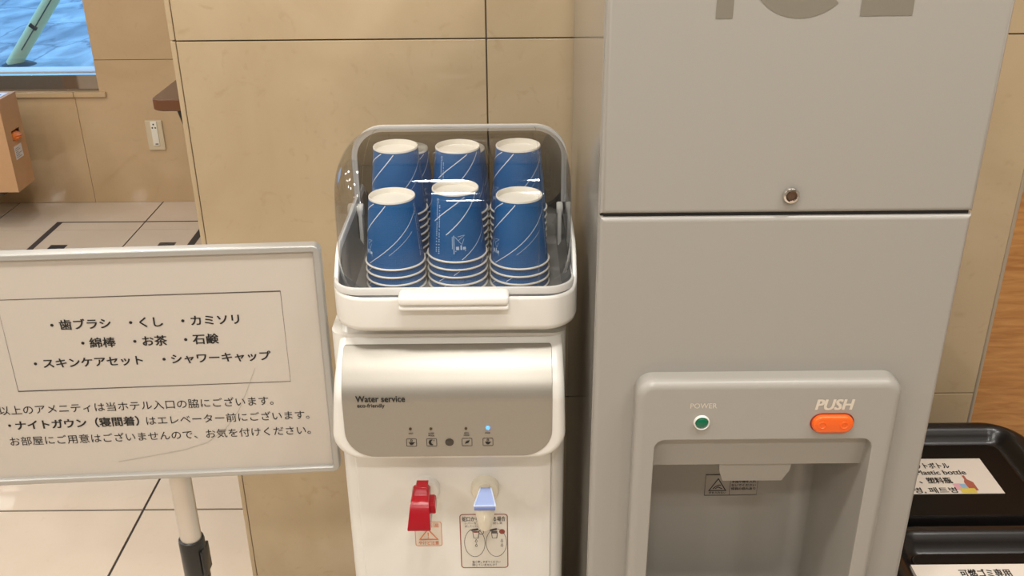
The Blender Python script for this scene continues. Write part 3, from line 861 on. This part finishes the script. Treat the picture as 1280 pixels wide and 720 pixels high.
def rbox(ysel):
    bm = bmesh.new()
    secs = []
    for k in range(0, 15):
        a = math.pi / 2 * k / 14
        secs.append((LX - ER + ER * math.cos(a), ER * (1 - math.sin(a)) if False else ER * (1 - math.sin(a))))
    # sections from the left side wall over the roof to the right side wall
    cols = [(-x, d) for x, d in secs] + [(-0.1, 0), (-0.05, 0), (0, 0), (0.05, 0), (0.1, 0)] + [(x, d) for x, d in secs[::-1]]
    rings = [[(CXL + x, p.x, max(LZ0, p.y)) for p in inset_profile(d)] for x, d in cols]
    add_loops(bm, rings, closed=False)
    # side walls inside the outermost profiles
    for x, d in (cols[0], cols[-1]):
        pr_ = inset_profile(d)
        m_ = len(pr_)
        vs = [bm.verts.new((CXL + x, p.x, max(LZ0, p.y))) for p in pr_]
        top, bot = vs[1:-1], []
        prev = vs[0]
        lo = [bm.verts.new((CXL + x, p.x, LZ0)) for p in pr_[1:-1]]
        a, b = vs[0], vs[0]
        for t_, l_ in zip(top, lo):
            ids = []
            for q in (a, t_, l_, b):
                if q not in ids: ids.append(q)
            if (l_.co - t_.co).length > 1e-6 and len(ids) >= 3: bm.faces.new(ids)
            a, b = t_, l_
        bm.faces.new((a, vs[-1], b))
    for v in bm.verts:                     # round the front corners in plan: the front wall bows back towards the sides
        ax = abs(v.co.x - CXL) - (LX - 0.040)
        if ax > 0 and v.co.y < 1.12:
            w_ = (1.12 - v.co.y) / (1.12 - 1.029)
            v.co.y += (0.040 - math.sqrt(max(0.0, 0.040 ** 2 - ax * ax))) * 0.75 * max(0.0, w_)
    bmesh.ops.remove_doubles(bm, verts=bm.verts, dist=1e-5)
    bmesh.ops.dissolve_degenerate(bm, edges=bm.edges, dist=1e-6)
    bmesh.ops.bisect_plane(bm, geom=bm.verts[:] + bm.edges[:] + bm.faces[:], plane_co=(0, 1.258, 0), plane_no=(0, 1, 0),
                           clear_outer=(ysel == 'front'), clear_inner=(ysel == 'rear'))
    return bm
bm = rbox('front')
lid = obj('lid', bm, M_lid, case, smooth=60)
bm = rbox('rear')
obj('rear_cover', bm, M_rear, case, smooth=60)
# frosted flange along the lid's rear arch and its lower edge
arch = []
AX, AZ = LX + 0.0005, 1.1215
for k in range(0, 7): arch.append((CXL - AX, 1.258, LZ0 + 0.035 + (AZ - ER - LZ0 - 0.035) * k / 6))
for k in range(1, 11):
    a = R(180 - 9 * k); arch.append((CXL - AX + ER + ER * math.cos(a), 1.258, AZ - ER + ER * math.sin(a)))
for p in [(2 * CXL - x, y, z) for x, y, z in arch[::-1]]: arch.append(p)
bm = bmesh.new()
def sweep_rect(bm, path, wy, t):
    rings = []
    n = len(path)
    for i, p in enumerate(path):
        a = Vector(path[max(0, i - 1)]); b = Vector(path[min(n - 1, i + 1)])
        tg = (b - a).normalized(); nr = Vector((-tg.z, 0, tg.x))
        p = Vector(p); yy = Vector((0, 1, 0))
        rings.append([p + nr * t / 2 - yy * wy / 2, p + nr * t / 2 + yy * wy / 2, p - nr * t / 2 + yy * wy / 2, p - nr * t / 2 - yy * wy / 2])
    add_loops(bm, rings, cap0=True, cap1=True)
sweep_rect(bm, arch, 0.007, 0.0075)
obj('lid_arch', bm, M_rim, lid, smooth=50)
def fr(d, z):
    return [(x, y, z) for x, y in [(p.x, p.y) for p in dens([(a, b, 0) for a, b in rrect(CXL - LX + d, CXL + LX - d, LYa + d, LYb - d, 0.030 - d, 10)], 10)]]
bm = bmesh.new()
add_loops(bm, [fr(-0.003, 0.990), fr(-0.003, 0.9975), fr(-0.002, 0.9985), fr(0.0, 0.9985), fr(0.0, 0.990), fr(-0.003, 0.990)])
bmesh.ops.bisect_plane(bm, geom=bm.verts[:] + bm.edges[:] + bm.faces[:], plane_co=(0, 1.26, 0), plane_no=(0, 1, 0), clear_outer=True)
obj('lid_flange', bm, M_rim, lid, smooth=50)
bm = B(-0.1305, -0.0035, 1.004, 1.0285, 0.9850, 0.9975, 0.0045, 4)
hd = obj('lid_handle', bm, M_white, lid, smooth=60)
bm = B(-0.1300, -0.0040, 1.006, 1.0285, 0.9785, 0.9842, 0.0022, 3)
obj('handle_lip', bm, M_white, hd, smooth=60) if False else obj('handle_lip', bm, M_white, lid, smooth=60)
for s in (-1, 1):                                  # hinge pins and arms
    bm = bmesh.new()
    x = CXL + s * (LX - 0.006)
    lathe(bm, [(0.0, -0.004), (0.008, -0.004), (0.009, -0.002), (0.009, 0.002), (0.008, 0.004), (0.0, 0.004)], (x, 1.235, 1.016), 20, 'X')
    add_box(bm, x - 0.0025, x + 0.0025, 1.226, 1.244, 0.966, 1.016, 0.001)
    obj('hinge', bm, mat('pale hinge plastic', (0.74, 0.72, 0.66), 0.35), case, smooth=40)

# ------------------------------------------------------------------ paper cups
CH, RT, RB = 0.085, 0.0357, 0.0281
def rad(z): return RT - (RT - RB) * z / 0.083
def cup_proto():
    n = 40
    prof = [(rad(0.002), 0.002), (rad(0.02), 0.02), (rad(0.04), 0.04), (rad(0.06), 0.06), (rad(0.083), 0.083), (rad(0.083) - 0.0004, 0.083), (rad(0.04) - 0.0004, 0.04), (rad(0.002) - 0.0004, 0.002)]
    bm = bmesh.new()
    uvl = bm.loops.layers.uv.new('UVMap')
    rings = [[bm.verts.new((r * math.sin(2 * math.pi * k / n), -r * math.cos(2 * math.pi * k / n), h)) for k in range(n)] for r, h in prof]
    for i in range(len(rings) - 1):
        for k in range(n):
            j = (k + 1) % n
            f = bm.faces.new((rings[i][k], rings[i][j], rings[i + 1][j], rings[i + 1][k]))
            f.material_index = 0 if i < 4 else 1
            for lp, (kk, ii) in zip(f.loops, ((k, i), (k + 1, i), (k + 1, i + 1), (k, i + 1))):
                lp[uvl].uv = (kk / n, prof[ii][1] / 0.083)
    cup = obj('paper_cup', bm, [M_cupblue, M_cupwhite], None, (0, 0, 0), smooth=50)
    bm = bmesh.new()
    lathe(bm, [(0.0364 + 0.0013 * math.cos(R(a)), 0.0014 + 0.0013 * math.sin(R(a))) for a in range(0, 361, 36)], (0, 0, 0), n)
    obj('rolled_rim', bm, M_cupwhite, cup)
    bm = bmesh.new()
    lathe(bm, [(0.02824, 0.0825), (0.0282, 0.0842), (0.0278, 0.0848), (0.0271, 0.0848), (0.0267, 0.0842), (0.0264, 0.0785), (0.0, 0.0785)], (0, 0, 0), n)
    obj('cup_base', bm, M_cupwhite, cup, smooth=50)
    # print wrapped round the wall: t = angle in degrees (0 faces the front, + to the right), h = share of the way from base to rim
    def P(t, h, e=0.00018):
        z = 0.081 - h * 0.077
        r = rad(z) + e
        return (r * math.sin(R(t)), -r * math.cos(R(t)), z)
    def arc(bm, t0, h0, t1, h1, bow, wd, n=16):
        pts = []
        for k in range(n + 1):
            s = k / n
            pts.append((t0 + (t1 - t0) * s, h0 + (h1 - h0) * (s + bow * s * (1 - s))))
        A, Bv = [], []
        for i, (t, h) in enumerate(pts):
            a = pts[max(0, i - 1)]; b = pts[min(n, i + 1)]
            dt = (b[0] - a[0]) * 0.000556; dh = (b[1] - a[1]) * 0.077
            L_ = math.hypot(dt, dh); nt, nh = -dh / L_ * wd / 2, dt / L_ * wd / 2
            A.append(bm.verts.new(P(t + nt / 0.000556, h + nh / 0.077)))
            Bv.append(bm.verts.new(P(t - nt / 0.000556, h - nh / 0.077)))
        for i in range(n): bm.faces.new((A[i], A[i + 1], Bv[i + 1], Bv[i]))
    bm = bmesh.new()
    arc(bm, 25, 0.0, -52, 0.42, -0.25, 0.0011)
    arc(bm, 58, 0.0, -20, 0.60, 0.10, 0.0011)
    arc(bm, 140, 0.12, 12, 1.0, 0.15, 0.0008)
    arc(bm, 118, 0.46, 62, 0.80, 0.0, 0.0004)
    arc(bm, 215, 0.0, 160, 0.5, -0.2, 0.0010)
    arc(bm, 290, 0.1, 200, 0.95, 0.1, 0.0008)
    obj('printed_line', bm, M_cupprint, cup, smooth=None)
    bm = bmesh.new()
    def cell(t, h, wt, hh):
        bm.faces.new([bm.verts.new(P(a, b)) for a, b in ((t, h), (t + wt, h), (t + wt, h + hh), (t, h + hh))])
    for cx0 in (-45, 135):
        for col in range(2):
            h = 0.14
            while h < 0.92:
                cell(cx0 + col * 7, h, 2.6, 0.016); h += 0.030 if random.random() < .8 else 0.05
    for t0 in (-4, 176):
        for a, b, c, d in ((0, 0.60, 1.5, 0.30), (3, 0.85, 22, 0.012), (5, 0.78, 6, 0.055), (14, 0.76, 3, 0.075), (19, 0.79, 6, 0.045), (-3, 0.62, 1, 0.2)):
            cell(t0 + a, b, c, d)
        arc(bm, t0 + 3, 0.62, t0 + 16, 0.74, 0, 0.0005, 3); arc(bm, t0 + 9, 0.62, t0 + 22, 0.60, 0, 0.0005, 3); arc(bm, t0 + 10, 0.68, t0 + 24, 0.60, 0, 0.0005, 3)
        arc(bm, t0 + 22, 0.66, t0 + 17, 0.75, 0, 0.0005, 3)
    # small S mark near the base
    for t0 in (-46, 134):
        pts = [(4, .06), (1.5, .045), (-1.5, .05), (-2, .07), (1.5, .085), (3, .105), (0, .12), (-3, .11)]
        for (a, b), (c, d) in zip(pts, pts[1:]): arc(bm, t0 + a + 3, b, t0 + c + 3, d, 0, 0.0006, 2)
    obj('fine_print', bm, M_cupfine, cup, smooth=None)
    return cup
PROTO = cup_proto()
_used = [False]
def place_cup(x, y, z, rot, label, group):
    if not _used[0]:
        c = PROTO; _used[0] = True
    else:
        c = PROTO.copy(); COL.objects.link(c)
        for ch in PROTO.children:
            k = ch.copy(); COL.objects.link(k); k.parent = c
    c.location = (x, y, z); c.rotation_euler = (0, 0, rot)
    tag(c, label, 'paper cup', group)
ORD = ['topmost cup', 'second cup from the top', 'third cup from the top', 'fourth cup from the top', 'fifth cup from the top', 'sixth cup from the top', 'seventh cup from the top', 'eighth cup from the top']
FLOORZ = 0.9628
STACKS = [  # x, y, count, pitch, rotation of the top cup, where
    (-0.1440, 1.120, 4, 0.0104, R(-68), 'front-row blue stack nearest the sign board'),
    (-0.0672, 1.120, 5, 0.0102, 0.0, 'middle front-row blue stack behind the lid handle'),
    (0.0096, 1.120, 4, 0.0103, R(-68), 'front-row blue stack nearest the ice dispenser'),
    (-0.1455, 1.199, 8, 0.0098, R(-58), 'second-row blue stack nearest the sign board'),
    (-0.0672, 1.199, 8, 0.0097, R(2), 'middle second-row blue stack'),
    (0.0092, 1.199, 8, 0.0098, R(-70), 'second-row blue stack nearest the ice dispenser'),
    (-0.1395, 1.278, 5, 0.0102, R(30), 'low rear-row blue stack nearest the sign board'),
    (-0.0633, 1.278, 5, 0.0102, R(-20), 'low middle rear-row blue stack'),
]
for (x, y, n, pitch, rot, where) in STACKS:
    for k in range(n):                       # k = 0 is the top cup
        z = FLOORZ + (n - 1 - k) * pitch
        place_cup(x, y, z, rot if k == 0 else rot + R(random.uniform(-50, 50)),
                  ORD[k] + ' of the ' + where, 'blue paper cups stacked upside down under the lid')

# ------------------------------------------------------------------ sign board on its stand
SM = Matrix(((0.99816, -0.06063, 0.00148), (0.06059, 0.998, 0.01788), (-0.00256, -0.01775, 0.99984)))
SO = Vector((-0.2287, 1.08, 1.0305))
su, sn, sv = SM.col[0].copy(), SM.col[1].copy(), SM.col[2].copy()
SW, SH = 0.4720, 0.3234
sign = thing('sign_stand', 'silver framed notice board with Japanese text on a telescopic pole stand', 'sign', (-0.452, 1.10, 0))
def SP(u, v, d=0.0): return SO + su * u + sv * v + sn * d
def sloop(d, depth, r):
    return [SP(x, z, depth) for x, z in rrect(-SW + d, -d, -SH + d, -d, max(0.001, r - d), 6)]
bm = bmesh.new()
add_loops(bm, [sloop(0.002, 0.016, 0.010), sloop(0.0, 0.014, 0.010), sloop(0.0, 0.003, 0.010), sloop(0.001, 0.0008, 0.010), sloop(0.0025, 0.0, 0.010), sloop(0.0075, 0.0, 0.010), sloop(0.0088, 0.0012, 0.010), sloop(0.0098, 0.0035, 0.009), sloop(0.0100, 0.0060, 0.009)], cap0=True)
obj('frame', bm, M_alu, sign)
bm = bmesh.new()
add_loops(bm, [sloop(0.0095, 0.0062, 0.002), sloop(0.0095, 0.0052, 0.002)], cap0=True, cap1=True)
paper = obj('notice_sheet', bm, M_paper, sign, smooth=None)
PG = Plane(SO + sn * 0.0050, su, sv)
def sign_line(*items):
    bm = bmesh.new()
    for it in items: text(bm, PG, *it)
    obj('lettering', bm, M_black, paper, smooth=None)
BO = 0.020
sign_line(('・', -0.3330, -0.0957, 0.019), ('歯ブラシ', -0.3220, -0.0957, 0.0150, 0.0607, BO), ('・', -0.2392, -0.0957, 0.019), ('くし', -0.2265, -0.0957, 0.0150, 0.0274, BO),
          ('・', -0.1765, -0.0957, 0.019), ('カミソリ', -0.1648, -0.0957, 0.0150, 0.0582, BO))
sign_line(('・', -0.3010, -0.1215, 0.019), ('綿棒', -0.2908, -0.1215, 0.0150, 0.0309, BO), ('・', -0.2383, -0.1215, 0.019), ('お茶', -0.2271, -0.1215, 0.0150, 0.0295, BO),
          ('・', -0.1767, -0.1215, 0.019), ('石鹸', -0.1660, -0.1215, 0.0150, 0.0309, BO))
sign_line(('・', -0.3630, -0.1478, 0.019), ('スキンケアセット', -0.3517, -0.1478, 0.0145, 0.1206, BO), ('・', -0.2069, -0.1478, 0.019), ('シャワーキャップ', -0.1959, -0.1478, 0.0145, 0.1220, BO))
sign_line(('以上のアメニティは当ホテル入口の脇にございます。', -0.4186, -0.2128, 0.0142, 0.3412))
sign_line(('・', -0.4125, -0.2350, 0.018), ('ナイトガウン（寝間着）', -0.4030, -0.2352, 0.0145, 0.1532, 0.026), ('はエレベーター前にございます。', -0.2405, -0.2358, 0.0140, 0.2065))
sign_line(('お部屋にご用意はございませんので、お気を付けください。', -0.4151, -0.2588, 0.0142, 0.3809))
bm = bmesh.new()
stroke(bm, PG, [(-0.0528 - 0.3367, -0.06 - 0.1259), (-0.0528, -0.06 - 0.1259), (-0.0528, -0.06), (-0.0528 - 0.3367, -0.06)], 0.0007, 0.0003, True)
obj('text_border', bm, mat('thin grey ink', (0.06, 0.05, 0.045), 0.5), paper, smooth=None)
bm = bmesh.new()
crease = [(-0.095, -0.165), (-0.108, -0.195), (-0.122, -0.225), (-0.142, -0.252), (-0.168, -0.272), (-0.200, -0.282), (-0.235, -0.288), (-0.285, -0.296)]
stroke(bm, PG, crease, 0.0007, 0.0003)
obj('film_crease', bm, mat('film crease', (0.44, 0.39, 0.33), 0.2), paper, smooth=None)
bm = bmesh.new()
pw = 0.0146
lathe(bm, [(0.0, 0.570), (pw, 0.570), (pw, 0.93), (pw - 0.002, 0.932), (0.0, 0.932)], (-0.4560, 1.105, 0), 28)
pl1 = obj('upper_pole', bm, M_tube, sign)
bm = bmesh.new()
add_box(bm, -0.4785, -0.4335, 1.078, 1.100, 0.74, 0.92, 0.003)
obj('board_bracket', bm, M_blackpl, sign)
bm = lathe(bmesh.new(), [(0.0, 0.500), (0.0165, 0.500), (0.0178, 0.503), (0.0180, 0.570), (0.0172, 0.5745), (0.0152, 0.5755), (0.0146, 0.574), (0.0, 0.574)], (-0.4560, 1.105, 0), 28)
add_box(bm, -0.4420, -0.4370, 1.090, 1.118, 0.515, 0.560, 0.002)
obj('clamp_collar', bm, M_blackpl, sign)
bm = lathe(bmesh.new(), [(0.0, 0.02), (0.0118, 0.02), (0.0118, 0.502), (0.0, 0.502)], (-0.4560, 1.105, 0), 24)
obj('lower_pole', bm, M_tube, sign)
bm2 = bmesh.new()
lathe(bm2, [(0.0, 0.0), (0.150, 0.0), (0.152, 0.003), (0.150, 0.010), (0.03, 0.020), (0.016, 0.030), (0.0, 0.030)], (-0.4560, 1.105, 0), 40)
obj('base_plate', bm2, M_alu, sign)

# ------------------------------------------------------------------ two black waste bins to the right
BL = 0.566
def bin_(ya, yb, label, tilt=0.0):
    xa, xb = 0.500, 0.846
    t = thing('waste_bin', label, 'bin', ((xa + xb) / 2, (ya + yb) / 2, 0), 'black waste bins beside the ice dispenser')
    def lp(dx0, dx1, dy0, dy1, z, r): return [(x, y, z) for x, y in rrect(xa + dx0, xb - dx1, ya + dy0, yb - dy1, r, 8)]
    bm = bmesh.new()
    add_loops(bm, [lp(.045, .045, .03, .03, 0.0, .03), lp(.04, .04, .025, .025, 0.01, .03), lp(.012, .012, .012, .012, 0.50, .04), lp(.010, .010, .010, .010, 0.528, .04)], cap0=True, cap1=True)
    obj('bin_body', bm, M_binblack, t)
    bm = bmesh.new()
    L_ = [lp(.004, .004, .004, .004, BL - 0.034, .072), lp(.0, .0, .0, .0, BL - 0.030, .075), lp(.0, .0, .0, .0, BL - 0.010, .075), lp(.002, .002, .0005, .002, BL - 0.004, .073), lp(.006, .006, .001, .006, BL + 0.002, .068),
          lp(.011, .011, .002, .011, BL + 0.006, .061), lp(.018, .018, .003, .017, BL + 0.008, .052), lp(.026, .026, .005, .023, BL + 0.0068, .041), lp(.034, .034, .007, .029, BL + 0.002, .030), lp(.040, .040, .009, .034, BL - 0.005, .024),
          lp(.045, .045, .011, .038, BL - 0.0115, .020), lp(.049, .049, .013, .042, BL - 0.0152, .018), lp(.052, .052, .014, .044, BL - 0.0165, .017), lp(.0535, .0535, .015, .0455, BL - 0.0150, .016), lp(.055, .055, .016, .047, BL - 0.0150, .015)]
    add_loops(bm, L_, cap0=True, cap1=True)
    lid_ = obj('bin_lid', bm, M_binblack, t, smooth=35)
    bm = bmesh.new(); add_loops(bm, [lp(.0555, .0555, .0165, .0475, BL - 0.0152, .0145), lp(.0555, .0555, .0165, .0475, BL - 0.0144, .0145)], cap0=True, cap1=True)
    obj('lid_panel', bm, M_binpanel, lid_, smooth=None)
    return t, lid_
b1, l1 = bin_(1.137, 1.395, 'black bin against the wall with a plastic bottle label on its lid')
b2, l2 = bin_(0.862, 1.1305, 'black bin in front of the other bin with a burnable waste label')
ZL = BL - 0.0143
def label_card(par, x0, x1, y0, y1):
    bm = bmesh.new()
    add_box(bm, x0, x1, y0, y1, ZL, ZL + 0.0008)
    return obj('label_card', bm, M_binwhite, par, smooth=None)
c1 = label_card(l1, 0.530, 0.7495, 1.2190, 1.3095)
PL = Plane((0, 0, ZL + 0.0008), (1, 0, 0), (0, 1, 0))
letters(c1, PL, M_black, 'ペットボトル', 0.6275, 1.2905, 0.0165, 0.0645, 0.03)
letters(c1, PL, M_black, 'Plastic bottle', 0.6340, 1.2670, 0.0165, 0.0770, 0.02, cjk=False)
letters(c1, PL, M_black, '、塑料瓶', 0.6300, 1.2520, 0.0165, 0.0510, 0.03)
letters(c1, PL, M_black, '병, 페트병', 0.6140, 1.2275, 0.0155, 0.0655, 0.015)
bm = bmesh.new()
def bq(pts, mi, h=0.0003): poly(bm, PL, pts, h, mi)
bq([(0.7015, 1.2640), (0.7055, 1.2640), (0.7058, 1.2545), (0.7125, 1.2470), (0.7125, 1.2260), (0.7000, 1.2260), (0.6985, 1.2470), (0.7018, 1.2545)], 0)
bq(rrect(0.6790, 0.6925, 1.2270, 1.2440, 0.003, 3), 1, 0.0002)
bq(rrect(0.6895, 0.6985, 1.2275, 1.2430, 0.002, 3), 2, 0.00035)
bq(rrect(0.6850, 0.7085, 1.2200, 1.2315, 0.002, 3), 3, 0.0004)
obj('bottle_picture', bm, [M_bottle, M_pink, M_cyan, M_yellow], c1, smooth=None)
c2 = label_card(l2, 0.531, 0.745, 0.975, 1.0615)
letters(c2, PL, M_black, '可燃ゴミ専用', 0.6080, 1.0435, 0.0165, 0.0690, 0.03)

# ------------------------------------------------------------------ things by the far wall
ot = thing('wall_outlet', 'beige wall outlet plate on the far stone wall below the window', 'outlet', (-1.4965, FY, 0.30))
bm = bmesh.new(); add_plate(bm, rrect(-1.532, -1.461, 0.236, 0.3645, 0.004, 4), FY - 0.008, FY + 0.002, 0.003)
pt = obj('cover_plate', bm, M_outlet, ot)
bm = bmesh.new(); add_plate(bm, rrect(-1.5085, -1.4815, 0.256, 0.3605, 0.003, 4), FY - 0.0115, FY - 0.006, 0.002)
ins_ = obj('outlet_insert', bm, M_outletw, ot)
bm = bmesh.new()
for x, z in ((-1.5015, 0.334), (-1.489, 0.334), (-1.4955, 0.3485)):
    lathe(bm, [(0.0, 0.0118), (0.0035, 0.0118)], (x, FY, z), 12, 'Y')
add_box(bm, -1.499, -1.487, FY - 0.0120, FY - 0.0112, 0.262, 0.266)
obj('socket_hole', bm, M_dark, ins_, smooth=None)

tb = thing('side_table', 'brown wooden table with black legs behind the marble wall corner', 'table', (-0.8, 3.4, 0))
bm = bmesh.new()
def tl(d, z, r=0.035): return [(x, y, z) for x, y in rrect(-1.135 + d, -0.30 - d, 3.050 + d, 3.75 - d, r, 6)]
add_loops(bm, [tl(0.004, 0.664), tl(0.0, 0.668), tl(0.0, 0.698), tl(0.001, 0.7)], cap0=True, mi=1)
f0 = add_loops(bm, [tl(0.001, 0.7), tl(0.003, 0.7005)], cap1=True, mi=0)
obj('tabletop', bm, [M_table, M_tableedge], tb)
for x, y, dx in ((-1.066, 3.115, 0.17), (-0.36, 3.115, -0.17), (-1.066, 3.66, 0.17), (-0.36, 3.66, -0.17)):
    bm = bmesh.new()
    add_loops(bm, [[(x + dx * (1 - z / 0.664) + r * math.cos(2 * math.pi * k / 14), y + r * math.sin(2 * math.pi * k / 14), z) for k in range(14)] for z, r in ((0.0, 0.009), (0.004, 0.010), (0.664, 0.012))], cap0=True, cap1=True)
    obj('leg', bm, M_blackpl, tb)

# low stand with a cardboard box at the left edge
st = thing('low_stand', 'low dark platform under the cardboard box at the far wall', 'stand', (-2.3, 3.80, 0))
obj('deck', B(-2.62, -2.02, 3.705, 3.90, 0.150, 0.172, 0.003), mat('dark brown stand', (0.06, 0.04, 0.03), 0.5), st)
for x in (-2.58, -2.24):
    for y in (3.725, 3.88):
        obj('leg', B(x - 0.015, x + 0.015, y - 0.015, y + 0.015, 0, 0.151, 0.002), MATS['dark brown stand'], st)
bx = thing('cardboard_box', 'brown cardboard box with an orange item in its hand hole below the window', 'box', (-2.25, 3.78, 0.172))
XR, XL, YA, YB, Z0, Z1 = -1.948, -2.55, 3.688, 3.835, 0.1722, 0.535
bm = bmesh.new()
hy0, hy1, hz0, hz1 = 3.735, 3.805, 0.365, 0.405
# right face with a hand hole: four strips; the rest are closed walls of board
t = 0.005
add_box(bm, XR - t, XR, YA, YB, Z0, hz0); add_box(bm, XR - t, XR, YA, YB, hz1, Z1)
add_box(bm, XR - t, XR, YA, hy0, hz0, hz1); add_box(bm, XR - t, XR, hy1, YB, hz0, hz1)
add_box(bm, XL, XR - t, YA, YA + t, Z0, Z1); add_box(bm, XL, XR - t, YB - t, YB, Z0, Z1)
add_box(bm, XL, XL + t, YA + t, YB - t, Z0, Z1); add_box(bm, XL, XR - t, YA + t, YB - t, Z0, Z0 + t)
obj('carton', bm, M_card, bx, smooth=None)
obj('top_flap', B(XL, XR, YA, YB, Z1, Z1 + 0.004), M_card, bx, smooth=None)
bm = bmesh.new(); add_box(bm, -2.30, -1.962, YA + 0.012, YB - 0.025, Z1 + 0.0042, Z1 + 0.0055)
obj('printed_sheet', bm, M_tape, bx, smooth=None)
bm = bmesh.new(); add_box(bm, -2.30, -1.975, YA + 0.05, YB - 0.055, Z1 + 0.0056, Z1 + 0.0060)
obj('sheet_stripe', bm, mat('navy stripe', (0.02, 0.03, 0.10), 0.5), bx, smooth=None)
bm = bmesh.new(); add_box(bm, XR, XR + 0.0008, 3.728, 3.790, 0.292, 0.345)
lb = obj('shipping_label', bm, M_tape, bx, smooth=None)
bm = bmesh.new()
for k in range(6): add_box(bm, XR + 0.0009, XR + 0.0012, 3.733, 3.733 + (0.045, 0.03, 0.05, 0.022, 0.04, 0.03)[k], 0.298 + k * 0.007, 0.3005 + k * 0.007)
obj('label_print', bm, mat('grey print', (0.3, 0.28, 0.26), 0.6), lb, smooth=None)
bm = bmesh.new()
bmesh.ops.create_icosphere(bm, subdivisions=3, radius=1.0)
for v in bm.verts:
    n_ = 1 + 0.10 * math.sin(9 * v.co.x + 3) * math.cos(11 * v.co.z) + 0.08 * math.sin(14 * v.co.y)
    v.co = Vector((-1.962 + 0.030 * v.co.x * n_, 3.768 + 0.030 * v.co.y * n_, 0.378 + 0.020 * v.co.z * n_))
obj('orange_item', bm, M_orangefruit, bx)

# floor access hatch inlaid near the far wall
ht = thing('floor_hatch', 'dark bordered access hatch set in the tiled floor near the far wall', 'hatch', (-1.56, 3.3, 0.0))
bm = bmesh.new()
hx0, hx1, hya, hyb = -1.866, -1.252, 2.90, 3.797
add_box(bm, hx0 - 0.012, hx0 + 0.012, hya, hyb, -0.002, 0.0008); add_box(bm, hx1 - 0.014, hx1 + 0.014, hya, hyb - 0.07, -0.002, 0.0008)
add_box(bm, hx0 - 0.012, hx1 + 0.4, hyb - 0.004, hyb + 0.004, -0.002, 0.0008); add_box(bm, hx0 - 0.012, hx1 + 0.014, hya - 0.01, hya + 0.01, -0.002, 0.0008)
obj('border', bm, M_grout, ht, smooth=None)
for x, y in ((-1.768, 3.528), (-1.348, 3.545)):
    obj('lifting_ring', B(x - 0.032, x + 0.032, y - 0.026, y + 0.026, -0.002, 0.0012, 0.0005), mat('dark steel', (0.05, 0.06, 0.08), 0.3, metal=0.6), ht)

# green pole leaning outside the window
pr = thing('leaning_pole', 'pale green leaning pole standing on the asphalt outside the window', 'pole', (-3.375, 6.76, 0.0))
a0, a1 = Vector((-3.405, 6.76, 0.0)), Vector((-1.66, 6.76, 2.14))
d = (a1 - a0).normalized()
bm = bmesh.new(); tube(bm, [a0, a0.lerp(a1, .5), a1], 0.047, 24)
obj('shaft', bm, M_pole, pr)
side = Vector((0, -1, 0)).cross(d).normalized()
bm = bmesh.new()
q = -side * 0.010 + Vector((0, -0.0462, 0))
tube(bm, [a0 + d * 0.15 + q, a1 + q], 0.004, 6)
obj('seam', bm, mat('dark green seam', (0.03, 0.06, 0.05), 0.6), pr)
bm = bmesh.new(); tube(bm, [a0 + d * 0.30, a0 + d * 0.335], 0.0485, 24)
cl = a0 + d * 0.34 + Vector((0.0, -0.05, 0))
bm.free(); bm = bmesh.new()
bmesh.ops.create_cube(bm, size=1.0)
for v in bm.verts: v.co = cl + d * v.co.x * 0.022 + side * v.co.y * 0.05 + Vector((0, v.co.z * 0.02, 0))
obj('clip', bm, M_dark, pr)
bm = bmesh.new()
lathe(bm, [(0.0, 0.0), (0.10, 0.0), (0.085, 0.008), (0.06, 0.018), (0.0, 0.02)], (-3.37, 6.78, 0), 20)
for v in bm.verts: v.co.x = -3.37 + (v.co.x + 3.37) * (1.0 + 0.25 * math.sin(5 * v.co.y)); 
obj('footing', bm, mat('dark mortar', (0.06, 0.07, 0.07), 0.9), pr)
# flat dark strip laid on the asphalt as a painted shadow line
struct('kerb_shadow', B(-9, 2, 6.50, 6.60, 0.0, 0.006, 0.002), mat('painted shadow line', (0.05, 0.06, 0.06), 0.8))

bpy.data.objects.remove(_to)
